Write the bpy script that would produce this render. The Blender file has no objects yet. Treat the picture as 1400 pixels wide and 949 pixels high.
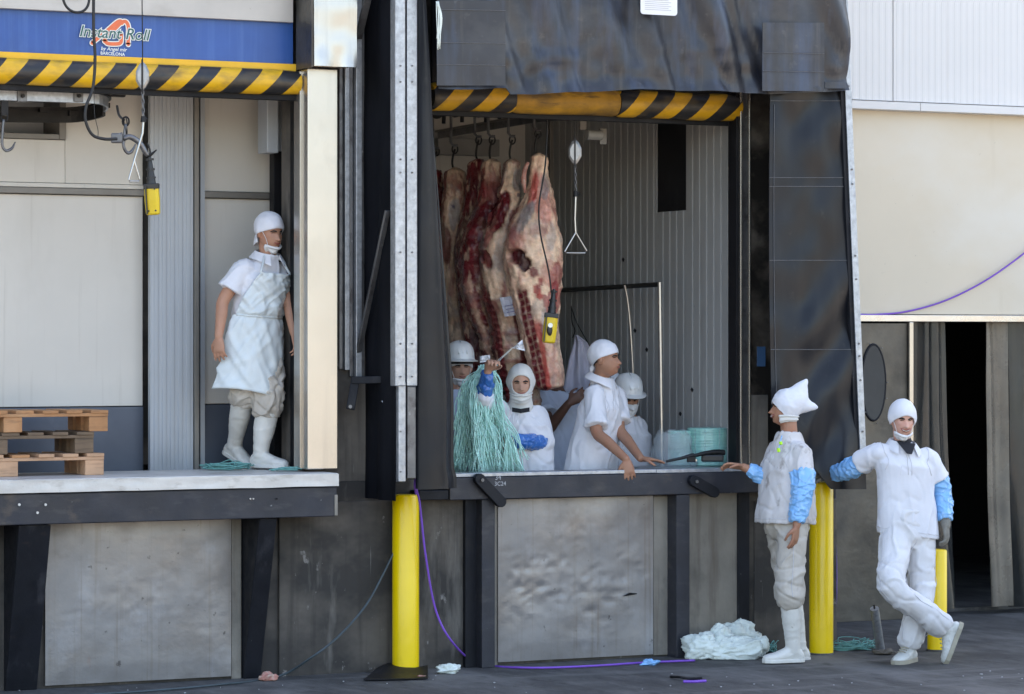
import bpy, bmesh, math, random
import numpy as np
from mathutils import Vector, Matrix, noise
random.seed(11)
S = bpy.context.scene
COL = S.collection
R = math.radians
# ------------------------------------------------------------------ camera
TH = R(26.3); DIST = 20.0; FPX = 4200.0; CH = 2.11; HY = 465.0
FW = Vector((math.sin(TH), math.cos(TH), 0)); RT = Vector((math.cos(TH), -math.sin(TH), 0)); UP = Vector((0, 0, 1))
CC = Vector((-DIST*math.sin(TH), -DIST*math.cos(TH), CH))
cd = bpy.data.cameras.new('camera'); cam = bpy.data.objects.new('camera', cd); COL.objects.link(cam)
cam.location = CC; cam.rotation_euler = (R(90), 0, -TH)
cd.sensor_width = 36; cd.lens = 36*FPX/1400; cd.shift_y = -(474.5-HY)/1400; cd.clip_start = 0.1; cd.clip_end = 2000
S.camera = cam
# ------------------------------------------------------------------ light: open shade, the sun stands behind the building
SUN_EL = R(50); SUN_AZ = R(28)      # azimuth from +Y towards +X
w = bpy.data.worlds.new('World'); S.world = w; w.use_nodes = True
nt = w.node_tree; bg = nt.nodes['Background']
sky = nt.nodes.new('ShaderNodeTexSky'); sky.sky_type = 'NISHITA'; sky.sun_disc = False
sky.sun_elevation = SUN_EL; sky.sun_rotation = SUN_AZ; sky.dust_density = 2.5; sky.ozone_density = 1.0
nt.links.new(sky.outputs[0], bg.inputs[0]); bg.inputs[1].default_value = 0.15
sl = bpy.data.lights.new('sun', 'SUN'); sl.energy = 4.0; sl.angle = R(0.5); sl.color = (1, .95, .86)
so = bpy.data.objects.new('sun', sl); COL.objects.link(so)
sd = Vector((math.sin(SUN_AZ)*math.cos(SUN_EL), math.cos(SUN_AZ)*math.cos(SUN_EL), math.sin(SUN_EL)))
so.rotation_euler = (-sd).to_track_quat('-Z', 'Y').to_euler(); so.location = (0, 12, 20)
vs = S.view_settings; vs.view_transform = 'Standard'; vs.look = 'None'; vs.gamma = 1; vs.exposure = 2.25
vs.use_white_balance = True; vs.white_balance_temperature = 7350; vs.white_balance_tint = 12
S.cycles.use_denoising = True; S.cycles.max_bounces = 6; S.cycles.diffuse_bounces = 4
# ------------------------------------------------------------------ places
def U(px, py, t):
    px, py, t = float(px), float(py), float(t)
    return CC + t*(FW + (px-700)/FPX*RT + (HY-py)/FPX*UP)
def PY(px, py, Y):
    u = (px-700)/FPX; t = (Y-CC.y)/(FW.y+u*RT.y); return U(px, py, t)
def TY(px, Y):
    u = (px-700)/FPX; return (Y-CC.y)/(FW.y+u*RT.y)
def XP(px, Y): return PY(px, HY, Y).x
def ZP(px, py, Y): return PY(px, py, Y).z
def PX(px, py, X):
    u = (px-700)/FPX; t = (X-CC.x)/(FW.x+u*RT.x); return U(px, py, t)
def PZ(px, py, z=0.0):
    t = (z-CH)*FPX/(HY-py); return U(px, py, t)
# ------------------------------------------------------------------ mesh kit
WL = {}
def nz(p, s=1.0, o=0.0): return noise.noise(Vector((p[0]*s+o, p[1]*s+o*.7, p[2]*s-o)))
def catmull(pts, n):
    P = [Vector(p) for p in pts]
    if len(P) < 3: return [P[0].lerp(P[-1], i/n) for i in range(n+1)]
    out = []; m = len(P)-1
    for i in range(m):
        a = P[i-1] if i > 0 else P[0]*2-P[1]; b = P[i]; c = P[i+1]; d = P[i+2] if i+2 <= m else P[m]*2-P[m-1]
        for k in range(n):
            t = k/n
            out.append(.5*((2*b)+(c-a)*t+(2*a-5*b+4*c-d)*t*t+(3*b-a-3*c+d)*t**3))
    out.append(P[-1]); return out
def lerps(vals, n):
    out = []
    for i in range(len(vals)-1):
        for k in range(n): out.append(vals[i]+(vals[i+1]-vals[i])*k/n)
    out.append(vals[-1]); return out
class MB:
    def __init__(s): s.v = []; s.f = []
    def add(s, vs, fs):
        o = len(s.v); s.v += [Vector(p) for p in vs]; s.f += [tuple(i+o for i in f) for f in fs]; return s
    def box(s, x0, x1, y0, y1, z0, z1):
        return s.add([(x0,y0,z0),(x1,y0,z0),(x1,y1,z0),(x0,y1,z0),(x0,y0,z1),(x1,y0,z1),(x1,y1,z1),(x0,y1,z1)],
                     [(0,3,2,1),(4,5,6,7),(0,1,5,4),(1,2,6,5),(2,3,7,6),(3,0,4,7)])
    def obox(s, c, a, b, d):
        c, a, b, d = Vector(c), Vector(a), Vector(b), Vector(d)
        return s.add([c-a-b-d,c+a-b-d,c+a+b-d,c-a+b-d,c-a-b+d,c+a-b+d,c+a+b+d,c-a+b+d],
                     [(0,3,2,1),(4,5,6,7),(0,1,5,4),(1,2,6,5),(2,3,7,6),(3,0,4,7)])
    def bar(s, p, q, w, h, up=(0,0,1)):
        p, q = Vector(p), Vector(q); d = (q-p); u = Vector(up); n = d.cross(u).normalized(); m = n.cross(d).normalized()
        return s.obox((p+q)/2, d/2, n*w/2, m*h/2)
    def loft(s, rings, cap=True):
        o = len(s.v); n = len(rings[0])
        for r in rings: s.v += [Vector(p) for p in r]
        for i in range(len(rings)-1):
            for k in range(n):
                s.f.append((o+i*n+k, o+i*n+(k+1) % n, o+(i+1)*n+(k+1) % n, o+(i+1)*n+k))
        if cap:
            s.f.append(tuple(o+k for k in reversed(range(n)))); e = o+(len(rings)-1)*n; s.f.append(tuple(e+k for k in range(n)))
        return s
    def tube(s, pts, r, n=8, cap=True, sub=0, flat=1.0, ref=None):
        P = [Vector(p) for p in pts]; rr = list(r) if isinstance(r, (list, tuple)) else [r]*len(P)
        if sub: rr = lerps(rr, sub); P = catmull(P, sub)
        rings = []; pn = None
        for i, p in enumerate(P):
            d = (P[min(i+1, len(P)-1)]-P[max(i-1, 0)])
            if d.length < 1e-9: d = Vector((0,0,1))
            d.normalize()
            if pn is None:
                a = Vector(ref) if ref else (Vector((0,0,1)) if abs(d.z) < .9 else Vector((1,0,0)))
                pn = (a-d*a.dot(d)).normalized()
            else:
                q = pn-d*pn.dot(d)
                if q.length > 1e-6: pn = q.normalized()
            b = d.cross(pn)
            rings.append([p+(pn*math.cos(2*math.pi*k/n)+b*math.sin(2*math.pi*k/n)*flat)*rr[i] for k in range(n)])
        return s.loft(rings, cap)
    def limb(s, pts, rad, n=14, sub=5):
        # tapered closed tube with round ends
        P = catmull(pts, sub); rr = lerps(rad, sub)
        d0 = (P[0]-P[1]).normalized(); d1 = (P[-1]-P[-2]).normalized()
        pre = [P[0]+d0*rr[0]*.8, P[0]+d0*rr[0]*.5]; post = [P[-1]+d1*rr[-1]*.5, P[-1]+d1*rr[-1]*.8]
        return s.tube(pre+P+post, [rr[0]*.35, rr[0]*.8]+rr+[rr[-1]*.8, rr[-1]*.35], n)
    def ell(s, c, rad, M=None, nu=20, nv=12):
        c = Vector(c); rings = []
        for j in range(1, nv):
            e = -math.pi/2+math.pi*j/nv
            ring = []
            for i in range(nu):
                a = 2*math.pi*i/nu
                p = Vector((rad[0]*math.cos(e)*math.cos(a), rad[1]*math.cos(e)*math.sin(a), rad[2]*math.sin(e)))
                ring.append(c+(M @ p if M else p))
            rings.append(ring)
        return s.loft(rings)
    def prism(s, poly, axis, a0, a1):
        # poly: 2D points in the plane normal to axis ('x': (y,z), 'y': (x,z), 'z': (x,y))
        def mk(p, a):
            return {'x': (a, p[0], p[1]), 'y': (p[0], a, p[1]), 'z': (p[0], p[1], a)}[axis]
        n = len(poly)
        return s.add([mk(p, a0) for p in poly]+[mk(p, a1) for p in poly],
                     [tuple(reversed(range(n))), tuple(range(n, 2*n))]+[(i, (i+1) % n, n+(i+1) % n, n+i) for i in range(n)])
    def grid(s, fn, nu, nv):
        o = len(s.v)
        for j in range(nv+1):
            for i in range(nu+1): s.v.append(Vector(fn(i/nu, j/nv)))
        for j in range(nv):
            for i in range(nu):
                a = o+j*(nu+1)+i; s.f.append((a, a+1, a+nu+2, a+nu+1))
        return s
    def slab(s, fn, nu, nv, th):
        # sheet with real thickness: fn(u,v) -> point; thickness along th vector
        th = Vector(th); o = len(s.v); N = (nu+1)*(nv+1)
        pts = [Vector(fn(i/nu, j/nv)) for j in range(nv+1) for i in range(nu+1)]
        s.v += pts+[p+th for p in pts]
        for j in range(nv):
            for i in range(nu):
                a = o+j*(nu+1)+i; s.f.append((a, a+1, a+nu+2, a+nu+1)); s.f.append((a+N, a+N+nu+1, a+N+nu+2, a+N+1))
        rim = [i for i in range(nu+1)]+[j*(nu+1)+nu for j in range(1, nv+1)]+[nv*(nu+1)+i for i in range(nu-1, -1, -1)]+[j*(nu+1) for j in range(nv-1, 0, -1)]
        for k in range(len(rim)):
            a, b = rim[k]+o, rim[(k+1) % len(rim)]+o; s.f.append((a, a+N, b+N, b))
        return s
    def build(s, name, mat, parent=None, smooth=0, bevel=0, col=None, solid=0, raw=False):
        me = bpy.data.meshes.new(name)
        if parent is not None: org = WL[parent.name]
        else:
            A = np.array([tuple(p) for p in s.v]); lo, hi = A.min(0), A.max(0)
            org = Vector(((lo[0]+hi[0])/2, (lo[1]+hi[1])/2, lo[2]))
        me.from_pydata([tuple(p-org) for p in s.v], [], s.f)
        if not raw:
            bm = bmesh.new(); bm.from_mesh(me); bmesh.ops.recalc_face_normals(bm, faces=bm.faces); bm.to_mesh(me); bm.free()
        me.update()
        if smooth:
            me.polygons.foreach_set('use_smooth', [True]*len(me.polygons))
            if smooth < 180: me.set_sharp_from_angle(angle=R(smooth))
        if col is not None:
            ca = me.color_attributes.new('Col', 'FLOAT_COLOR', 'POINT')
            ca.data.foreach_set('color', np.array([(c[0], c[1], c[2], 1) for c in col], dtype=np.float32).ravel())
        o = bpy.data.objects.new(name, me); COL.objects.link(o)
        if mat: me.materials.append(mat)
        if parent is not None: o.parent = parent
        else: o.location = org
        WL[o.name] = Vector(org)
        if solid:
            m = o.modifiers.new('solid', 'SOLIDIFY'); m.thickness = solid; m.offset = 0
        if bevel:
            m = o.modifiers.new('bevel', 'BEVEL'); m.width = bevel; m.segments = 2; m.limit_method = 'ANGLE'; m.angle_limit = R(40)
        return o
def tag(o, label, cat, group=None, kind=None):
    if label: o['label'] = label
    if cat: o['category'] = cat
    if group: o['group'] = group
    if kind: o['kind'] = kind
    return o
def struct(o): o['kind'] = 'structure'; return o
def thing(name, label, cat, loc=(0,0,0), group=None):
    o = bpy.data.objects.new(name, None); COL.objects.link(o); o.location = loc; o.empty_display_size = .1
    WL[o.name] = Vector(loc); return tag(o, label, cat, group)
def remesh(mb, vox, sm=2):
    me = bpy.data.meshes.new('tmp'); me.from_pydata([tuple(p) for p in mb.v], [], mb.f)
    bm = bmesh.new(); bm.from_mesh(me); bmesh.ops.recalc_face_normals(bm, faces=bm.faces); bm.to_mesh(me); bm.free()
    o = bpy.data.objects.new('tmp', me); COL.objects.link(o)
    m = o.modifiers.new('r', 'REMESH'); m.mode = 'VOXEL'; m.voxel_size = vox
    if sm: m2 = o.modifiers.new('s', 'SMOOTH'); m2.factor = .5; m2.iterations = sm
    dg = bpy.context.evaluated_depsgraph_get(); dg.update()
    ev = bpy.data.meshes.new_from_object(o.evaluated_get(dg))
    n = len(ev.vertices); V = np.zeros(n*3); ev.vertices.foreach_get('co', V)
    N = np.zeros(n*3); ev.vertices.foreach_get('normal', N)
    F = [tuple(p.vertices) for p in ev.polygons]
    bpy.data.objects.remove(o); bpy.data.meshes.remove(me); bpy.data.meshes.remove(ev)
    r = MB(); r.v = [Vector(p) for p in V.reshape(-1, 3)]; r.f = F; r.n = [Vector(p) for p in N.reshape(-1, 3)]
    return r
# ------------------------------------------------------------------ materials
MATS = {}
def mat(name, col, rough=.6, metal=0.0, var=.12, vs=4.0, layers=(), bump=.0, bs=60.0, bdist=.004, spec=.5, attr=False, alpha=1.0, trans=0.0, coat=0.0, sheen=0.0, rvar=.0, bump2=0.0, bs2=6.0, b2dist=.02, wob=None, bstretch=None):
    """layers: (colour, (sx,sy,sz) noise scale, lo, hi, amount, seed)"""
    m = bpy.data.materials.new(name); m.use_nodes = True; MATS[name] = m
    t = m.node_tree; N = t.nodes; L = t.links; b = N['Principled BSDF']
    tc = N.new('ShaderNodeTexCoord'); oi = N.new('ShaderNodeObjectInfo')
    ad = N.new('ShaderNodeVectorMath'); ad.operation = 'MULTIPLY_ADD'
    cx = N.new('ShaderNodeCombineXYZ'); L.new(oi.outputs['Random'], cx.inputs[0]); L.new(oi.outputs['Random'], cx.inputs[1]); L.new(oi.outputs['Random'], cx.inputs[2])
    L.new(cx.outputs[0], ad.inputs[0]); ad.inputs[1].default_value = (17, 23, 31); L.new(tc.outputs['Object'], ad.inputs[2])
    def nse(scale, detail=5, seed=0.0, rough_=.6):
        mp = N.new('ShaderNodeMapping'); L.new(ad.outputs[0], mp.inputs[0])
        mp.inputs['Scale'].default_value = scale if isinstance(scale, tuple) else (scale,)*3
        mp.inputs['Location'].default_value = (seed, seed*1.7, -seed)
        n = N.new('ShaderNodeTexNoise'); n.inputs['Scale'].default_value = 1; n.inputs['Detail'].default_value = detail; n.inputs['Roughness'].default_value = rough_
        L.new(mp.outputs[0], n.inputs['Vector']); return n.outputs['Fac']
    def mr(sock, a, c, d0=0.0, d1=1.0):
        r = N.new('ShaderNodeMapRange'); L.new(sock, r.inputs[0]); r.inputs[1].default_value = a; r.inputs[2].default_value = c
        r.inputs[3].default_value = d0; r.inputs[4].default_value = d1; return r.outputs[0]
    def mix(fac, A, B, mode='MIX'):
        x = N.new('ShaderNodeMix'); x.data_type = 'RGBA'; x.blend_type = mode
        if hasattr(fac, 'node'): L.new(fac, x.inputs[0])
        else: x.inputs[0].default_value = fac
        for s_, v in ((x.inputs[6], A), (x.inputs[7], B)):
            if hasattr(v, 'node'): L.new(v, s_)
            else: s_.default_value = (*v, 1)
        return x.outputs[2]
    n1 = nse(vs, 6)
    if attr:
        at = N.new('ShaderNodeVertexColor'); at.layer_name = 'Col'
        g = mr(n1, .3, .7, 1-var, 1+var); c_ = N.new('ShaderNodeCombineXYZ')
        for k in range(3): L.new(g, c_.inputs[k])
        c = mix(1.0, at.outputs[0], c_.outputs[0], 'MULTIPLY')
    else:
        lo = tuple(x*(1-var) for x in col); hi = tuple(min(1, x*(1+var)) for x in col)
        c = mix(mr(n1, .3, .7), lo, hi)
    for ly in layers:
        lc, sc, a, bb, amt, sdd = ly
        c = mix(mr(nse(sc, 5, sdd), a, bb, 0, amt), c, lc)
    L.new(c, b.inputs['Base Color'])
    b.inputs['Roughness'].default_value = rough; b.inputs['Metallic'].default_value = metal
    if rvar: L.new(mr(nse((vs*1.7,)*3, 4, 5.0), .3, .7, max(.02, rough-rvar), min(1, rough+rvar)), b.inputs['Roughness'])
    b.inputs['Specular IOR Level'].default_value = spec
    b.inputs['Alpha'].default_value = alpha; b.inputs['Transmission Weight'].default_value = trans
    b.inputs['Coat Weight'].default_value = coat
    if sheen: b.inputs['Sheen Weight'].default_value = sheen
    prev = None
    if bump:
        bp = N.new('ShaderNodeBump'); bp.inputs['Strength'].default_value = bump; bp.inputs['Distance'].default_value = bdist
        L.new(nse(bstretch or bs, 6), bp.inputs['Height']); prev = bp
    if bump2:
        bp = N.new('ShaderNodeBump'); bp.inputs['Strength'].default_value = bump2; bp.inputs['Distance'].default_value = b2dist
        L.new(nse(bs2, 4, 3.0), bp.inputs['Height'])
        if prev: L.new(prev.outputs[0], bp.inputs['Normal'])
        prev = bp
    if prev: L.new(prev.outputs[0], b.inputs['Normal'])
    m['ctx'] = 1
    return m
def stripes(name, period, slope, off, rough=.45, yel=(.72,.40,.012), blk=(.018,.018,.02), duty=.5, var=.0):
    # printed hazard stripes across x and z, in object coordinates
    m = mat(name, yel, rough, 0, .1, 6, bump=.15, bs=30)
    t = m.node_tree; N = t.nodes; L = t.links; b = N['Principled BSDF']; old = b.inputs['Base Color'].links[0].from_socket
    tc = N.new('ShaderNodeTexCoord'); sp = N.new('ShaderNodeSeparateXYZ'); L.new(tc.outputs['Object'], sp.inputs[0])
    a = N.new('ShaderNodeMath'); a.operation = 'MULTIPLY_ADD'; L.new(sp.outputs[2], a.inputs[0]); a.inputs[1].default_value = -slope; L.new(sp.outputs[0], a.inputs[2])
    d = N.new('ShaderNodeMath'); d.operation = 'MULTIPLY_ADD'; L.new(a.outputs[0], d.inputs[0]); d.inputs[1].default_value = 1/period; d.inputs[2].default_value = off
    fr = N.new('ShaderNodeMath'); fr.operation = 'FRACT'; L.new(d.outputs[0], fr.inputs[0])
    gt = N.new('ShaderNodeMath'); gt.operation = 'GREATER_THAN'; L.new(fr.outputs[0], gt.inputs[0]); gt.inputs[1].default_value = duty
    mx = N.new('ShaderNodeMix'); mx.data_type = 'RGBA'; L.new(gt.outputs[0], mx.inputs[0]); mx.inputs[7].default_value = (*blk, 1); L.new(old, mx.inputs[6])
    # grime
    mp = N.new('ShaderNodeMapping'); L.new(tc.outputs['Object'], mp.inputs[0]); mp.inputs['Scale'].default_value = (5, 5, 11)
    nn = N.new('ShaderNodeTexNoise'); nn.inputs['Scale'].default_value = 1.4; nn.inputs['Detail'].default_value = 7; L.new(mp.outputs[0], nn.inputs['Vector'])
    r = N.new('ShaderNodeMapRange'); L.new(nn.outputs['Fac'], r.inputs[0]); r.inputs[1].default_value = .48; r.inputs[2].default_value = .8; r.inputs[4].default_value = .75
    m2 = N.new('ShaderNodeMix'); m2.data_type = 'RGBA'; L.new(r.outputs[0], m2.inputs[0]); L.new(mx.outputs[2], m2.inputs[6]); m2.inputs[7].default_value = (.11, .075, .03, 1)
    L.new(m2.outputs[2], b.inputs['Base Color']); return m

DIRT = (.055, .045, .036)
mat('asphalt', (.066,.064,.063), .8, 0, .35, 1.2, layers=[((.12,.118,.115), (11,3.5,1), .5, .68, .6, 71), ((.022,.021,.021), (18,5,1), .56, .68, .6, 83), ((.19,.185,.178), (1.2,.5,1), .50, .66, .65, 2), ((.030,.029,.030), (2.2,1.1,1), .50, .68, .75, 7), ((.24,.24,.24), (45,45,45), .64, .72, .6, 4), ((.16,.155,.15), (.35,2.6,1), .55, .66, .6, 9), ((.02,.02,.02), (6,2.5,1), .6, .7, .7, 17)], bump=.5, bs=90, bdist=.006, bump2=.3, bs2=3)
mat('concrete', (.105,.090,.075), .85, 0, .3, 2.2, layers=[((.026,.024,.023), (1.1,1.1,1.5), .42, .58, .85, 3), ((.22,.20,.175), (5,5,1.0), .58, .70, .55, 8), ((.035,.03,.026), (14,14,.7), .52, .68, .6, 12), ((.30,.28,.26), (11,11,7), .66, .71, .7, 21), ((.30,.29,.27), (60,60,1.5), .70, .74, .6, 29)], bump=.4, bs=35, bump2=.2)
mat('plate', (.285,.272,.265), .42, .5, .14, 1.6, layers=[((.13,.11,.095), (2,2,2.6), .5, .72, .55, 3), ((.40,.41,.44), (3,3,2), .56, .7, .45, 6), ((.20,.17,.14), (22,22,.6), .56, .74, .45, 14), ((.06,.05,.045), (16,16,16), .66, .72, .7, 31), ((.28,.09,.055), (9,9,2.2), .69, .76, .35, 40), ((.19,.15,.12), (30,30,.5), .6, .72, .5, 51)], bump=.12, bs=40, bump2=.25, bs2=9, b2dist=.01, rvar=.12)
mat('rust_plate', (.26,.235,.2), .6, .25, .2, 3, layers=[((.12,.09,.07), (14,14,1.2), .48, .7, .6, 3), ((.07,.065,.06), (3,3,2), .5, .65, .6, 6)], bump=.2, bs=30, bump2=.3)
mat('black_steel', (.010,.011,.015), .55, .0, .3, 5, spec=.25, layers=[((.06,.06,.068), (9,9,3), .58, .75, .5, 2), ((.25,.24,.23), (30,30,30), .71, .75, .7, 6), ((.06,.04,.03), (5,5,8), .62, .75, .4, 9)], bump=.25, bs=50, rvar=.12)
mat('dark_paint', (.022,.023,.031), .5, 0, .3, 4, layers=[((.075,.07,.07), (5,5,16), .55, .75, .5, 2), ((.13,.09,.06), (4,4,6), .62, .74, .45, 5), ((.3,.29,.28), (34,34,34), .71, .75, .6, 6)], bump=.3, bs=45, rvar=.1)
mat('lip', (.60,.58,.55), .45, .3, .15, 3, layers=[((.22,.18,.14), (5,5,14), .56, .74, .6, 2), ((.1,.09,.08), (26,26,26), .66, .74, .6, 8)], bump=.2, bs=40, bump2=.3)
mat('stainless', (.58,.55,.52), .28, .92, .08, 2, layers=[((.35,.31,.28), (2,2,3), .55, .75, .4, 2)], bump=.05, bs=30, bump2=.35, bs2=3.5, b2dist=.015, rvar=.08)
mat('fascia_metal', (.46,.43,.395), .45, .35, .1, 2, layers=[((.3,.26,.22), (3,3,6), .52, .74, .5, 2), ((.2,.17,.14), (30,30,12), .7, .76, .6, 6)], bump=.05, bs=30)
mat('sheet_black', (.0065,.007,.0095), .7, 0, .4, 2, spec=.12, layers=[((.02,.02,.021), (3,3,1.5), .52, .75, .5, 2)], bump=.1, bs=50)
mat('tarp_gloss', (.0075,.0085,.012), .36, 0, .3, 2, spec=.32, layers=[((.05,.048,.046), (12,12,9), .64, .76, .35, 9), ((.03,.03,.031), (3,3,1.4), .54, .74, .4, 19)], bump=.06, bs=50, bump2=.12, bs2=7, b2dist=.01, rvar=.08)
mat('dim_pane', (.045,.045,.043), .6, 0, .2, 4)
mat('stainless_pale', (.51,.475,.43), .27, .85, .06, 2, layers=[((.33,.31,.29), (13,13,.35), .5, .72, .5, 2), ((.30,.27,.24), (2.2,2.2,1.4), .55, .75, .35, 22)], bump2=.10, bs2=2.2, b2dist=.012)
mat('galv', (.40,.42,.45), .42, .75, .2, 22, layers=[((.26,.27,.29), (40,40,40), .5, .65, .5, 2), ((.2,.18,.16), (8,8,1.5), .62, .76, .5, 6)], bump=.05, bs=80, rvar=.1)
mat('dull_steel', (.17,.17,.175), .45, .8, .2, 9, layers=[((.06,.05,.05), (10,10,10), .52, .68, .7, 2), ((.5,.5,.5), (18,18,18), .64, .72, .5, 5)], bump=.2, bs=60)
mat('block_metal', (.34,.34,.34), .42, .8, .15, 12, layers=[((.12,.11,.10), (14,14,14), .55, .72, .6, 2)], bump=.1)
mat('chrome', (.46,.45,.43), .28, .9, .08, 8, layers=[((.25,.22,.2), (18,18,18), .6, .74, .5, 2)])
mat('dark_iron', (.02,.019,.019), .5, .6, .3, 12, bump=.2, bs=60)
mat('white_panel', (.60,.565,.51), .5, 0, .05, 1.2, layers=[((.38,.34,.29), (24,24,.8), .6, .76, .35, 13), ((.46,.43,.38), (3,3,1.2), .55, .8, .35, 2), ((.3,.27,.23), (40,40,14), .72, .77, .4, 6)], bump=.04, bs=12)
mat('grey_panel', (.40,.42,.44), .5, 0, .06, 1.4, layers=[((.24,.24,.24), (5,5,1.3), .56, .78, .45, 2), ((.06,.06,.06), (20,20,20), .74, .77, .8, 9)], bump=.04, bs=18)
mat('chill_panel', (.34,.34,.33), .5, 0, .06, 1.4, layers=[((.17,.165,.155), (5,5,1.3), .54, .78, .55, 2), ((.08,.075,.07), (26,26,26), .72, .76, .8, 9), ((.13,.125,.12), (30,30,5), .66, .74, .5, 19)], bump=.04, bs=18)
mat('ceil_panel', (.25,.24,.22), .6)
mat('kick', (.085,.10,.13), .5, .2, .12, 3, layers=[((.16,.16,.17), (5,5,5), .58, .76, .35, 2)], bump=.05)
mat('rail_grey', (.19,.175,.155), .5, .3, .1, 6)
mat('black_rubber', (.010,.010,.012), .55, 0, .3, 5, spec=.2, layers=[((.04,.04,.045), (6,6,3), .55, .75, .5, 3)], bump=.15, bs=40)
mat('tarp', (.022,.024,.031), .42, 0, .25, 2.0, layers=[((.085,.082,.08), (2.4,2.4,3), .5, .72, .5, 2), ((.05,.075,.13), (5,5,.7), .50, .70, .7, 5), ((.13,.125,.12), (12,12,12), .62, .74, .35, 9), ((.11,.10,.09), (16,16,.8), .58, .74, .35, 15)], bump=.1, bs=55, bump2=.2, bs2=7, b2dist=.01, rvar=.1)
mat('tarp_dark', (.009,.0095,.013), .40, 0, .3, 2.0, spec=.3, layers=[((.035,.034,.036), (2.4,2.4,3), .5, .72, .5, 2), ((.09,.088,.085), (14,14,9), .66, .76, .4, 9)], bump=.12, bs=55, bump2=.2, bs2=7, b2dist=.01, rvar=.1)
mat('seam', (.11,.11,.115), .7, 0, .2, 30)
mat('blue_banner', (.022,.085,.30), .42, 0, .12, 2.5, layers=[((.06,.15,.40), (26,26,1.0), .5, .72, .45, 2), ((.012,.045,.17), (3,3,2), .55, .78, .5, 5)], bump=.04, bs=20, bump2=.2, bs2=4, b2dist=.01)
mat('yellow_trim', (.75,.42,.02), .5, 0, .08, 5, layers=[((.35,.2,.04), (6,6,12), .62, .78, .5, 2)])
mat('bollard_yellow', (.95,.64,.002), .34, 0, .05, 3, layers=[((.45,.3,.01), (8,8,2.2), .6, .8, .4, 2), ((.12,.09,.03), (26,26,20), .72, .76, .6, 6)], bump=.12, bs=26, coat=.2, rvar=.06)
mat('pendant_yellow', (.72,.50,.01), .4, 0, .08, 10, layers=[((.2,.15,.03), (24,24,24), .6, .75, .5, 2)])
mat('black_plastic', (.014,.014,.015), .4, 0, .2, 20)
mat('cream_wall', (.67,.59,.465), .6, 0, .04, .8, layers=[((.30,.26,.2), (16,16,30), .70, .74, .5, 33), ((.72,.68,.60), (.7,.7,1), .45, .7, .7, 2), ((.46,.38,.26), (7,7,.8), .6, .8, .25, 5), ((.22,.18,.13), (26,26,18), .735, .765, .6, 9)], bump=.06, bs=14)
mat('white_wall', (.70,.695,.69), .45, 0, .03, .9, layers=[((.5,.48,.45), (9,9,.5), .6, .8, .25, 5)], bump=.02)
mat('brown_sheet', (.11,.10,.085), .42, .55, .25, 2.2, layers=[((.045,.043,.04), (2,2,2), .45, .65, .7, 2), ((.24,.21,.18), (4,4,9), .62, .78, .4, 5)], bump=.05, bump2=.25, bs2=5, rvar=.1)
mat('soot_wall', (.20,.17,.14), .38, .6, .3, 2.6, layers=[((.03,.028,.026), (1.6,1.6,2), .40, .56, .9, 2), ((.42,.37,.31), (3,3,3), .58, .74, .6, 5)], bump=.1, bump2=.2)  # dark, randomly blotched metal with paler warm patches
mat('strip_pvc', (.040,.041,.040), .2, 0, .25, 4, layers=[((.10,.085,.065), (9,9,.7), .52, .72, .6, 2)], alpha=.80, rvar=.08)
mat('strip_brown', (.15,.13,.105), .28, 0, .2, 4, layers=[((.24,.2,.15), (14,14,.6), .55, .72, .6, 2), ((.05,.045,.04), (3,3,2), .5, .7, .6, 6)], rvar=.08)
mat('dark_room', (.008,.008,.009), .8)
mat('purple', (.20,.075,.50), .45, 0, .1, 9)
mat('hose', (.045,.065,.075), .5, 0, .2, 12)
mat('cable', (.008,.008,.009), .5)
mat('pallet_wood', (.42,.20,.085), .75, 0, .22, 5, layers=[((.20,.10,.05), (5,60,60), .52, .7, .6, 2), ((.5,.30,.16), (3,3,3), .55, .75, .5, 6)], bump=.3, bs=60)
mat('pallet_grey', (.16,.105,.065), .8, 0, .25, 5, layers=[((.07,.05,.035), (5,60,60), .5, .7, .6, 2)], bump=.3, bs=60)
mat('pallet_pale', (.50,.29,.17), .75, 0, .2, 5, layers=[((.24,.13,.07), (5,60,60), .54, .7, .5, 2), ((.1,.07,.05), (14,14,14), .64, .74, .5, 6)], bump=.3, bs=60)
mat('twine', (.54,.92,.78), .6, 0, .2, 30, spec=.3)
mat('twine_teal', (.14,.36,.33), .6, 0, .2, 30)
mat('spool', (.26,.55,.49), .3, 0, .18, 9, layers=[((.12,.3,.28), (4,4,60), .5, .65, .6, 2)], bump=.5, bs=40, bstretch=(3,3,160), coat=.6)
mat('film', (.55,.62,.66), .08, 0, .1, 6, alpha=.13, bump2=.5, bs2=14, b2dist=.02)
mat('bag', (.70,.76,.71), .5, 0, .08, 10, layers=[((.5,.62,.55), (8,8,8), .55, .75, .5, 2)], bump=.3, bs=45, bump2=.5, bs2=16, b2dist=.015)
mat('paper', (.72,.73,.76), .6, 0, .05, 20)
mat('tag_print', (.18,.17,.26), .6)
mat('label_paper', (.42,.42,.48), .7, 0, .15, 30)
mat('sign_white', (.74,.75,.78), .5, 0, .03, 8)
mat('sign_grey', (.45,.45,.46), .6)
mat('orange_ink', (.75,.16,.06), .5); mat('white_ink', (.75,.78,.72), .5); mat('green_ink', (.02,.10,.09), .5); mat('blue_ink', (.02,.09,.22), .5)
mat('blue_tag', (.045,.11,.22), .5)
mat('glass', (.03,.034,.034), .15, 0, .2, 6)
mat('meat', (.5,.3,.25), .32, 0, .16, 34, attr=True, bump=.35, bs=70, bdist=.006, bump2=.4, bs2=26, b2dist=.01, rvar=.12, spec=.4)
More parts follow.
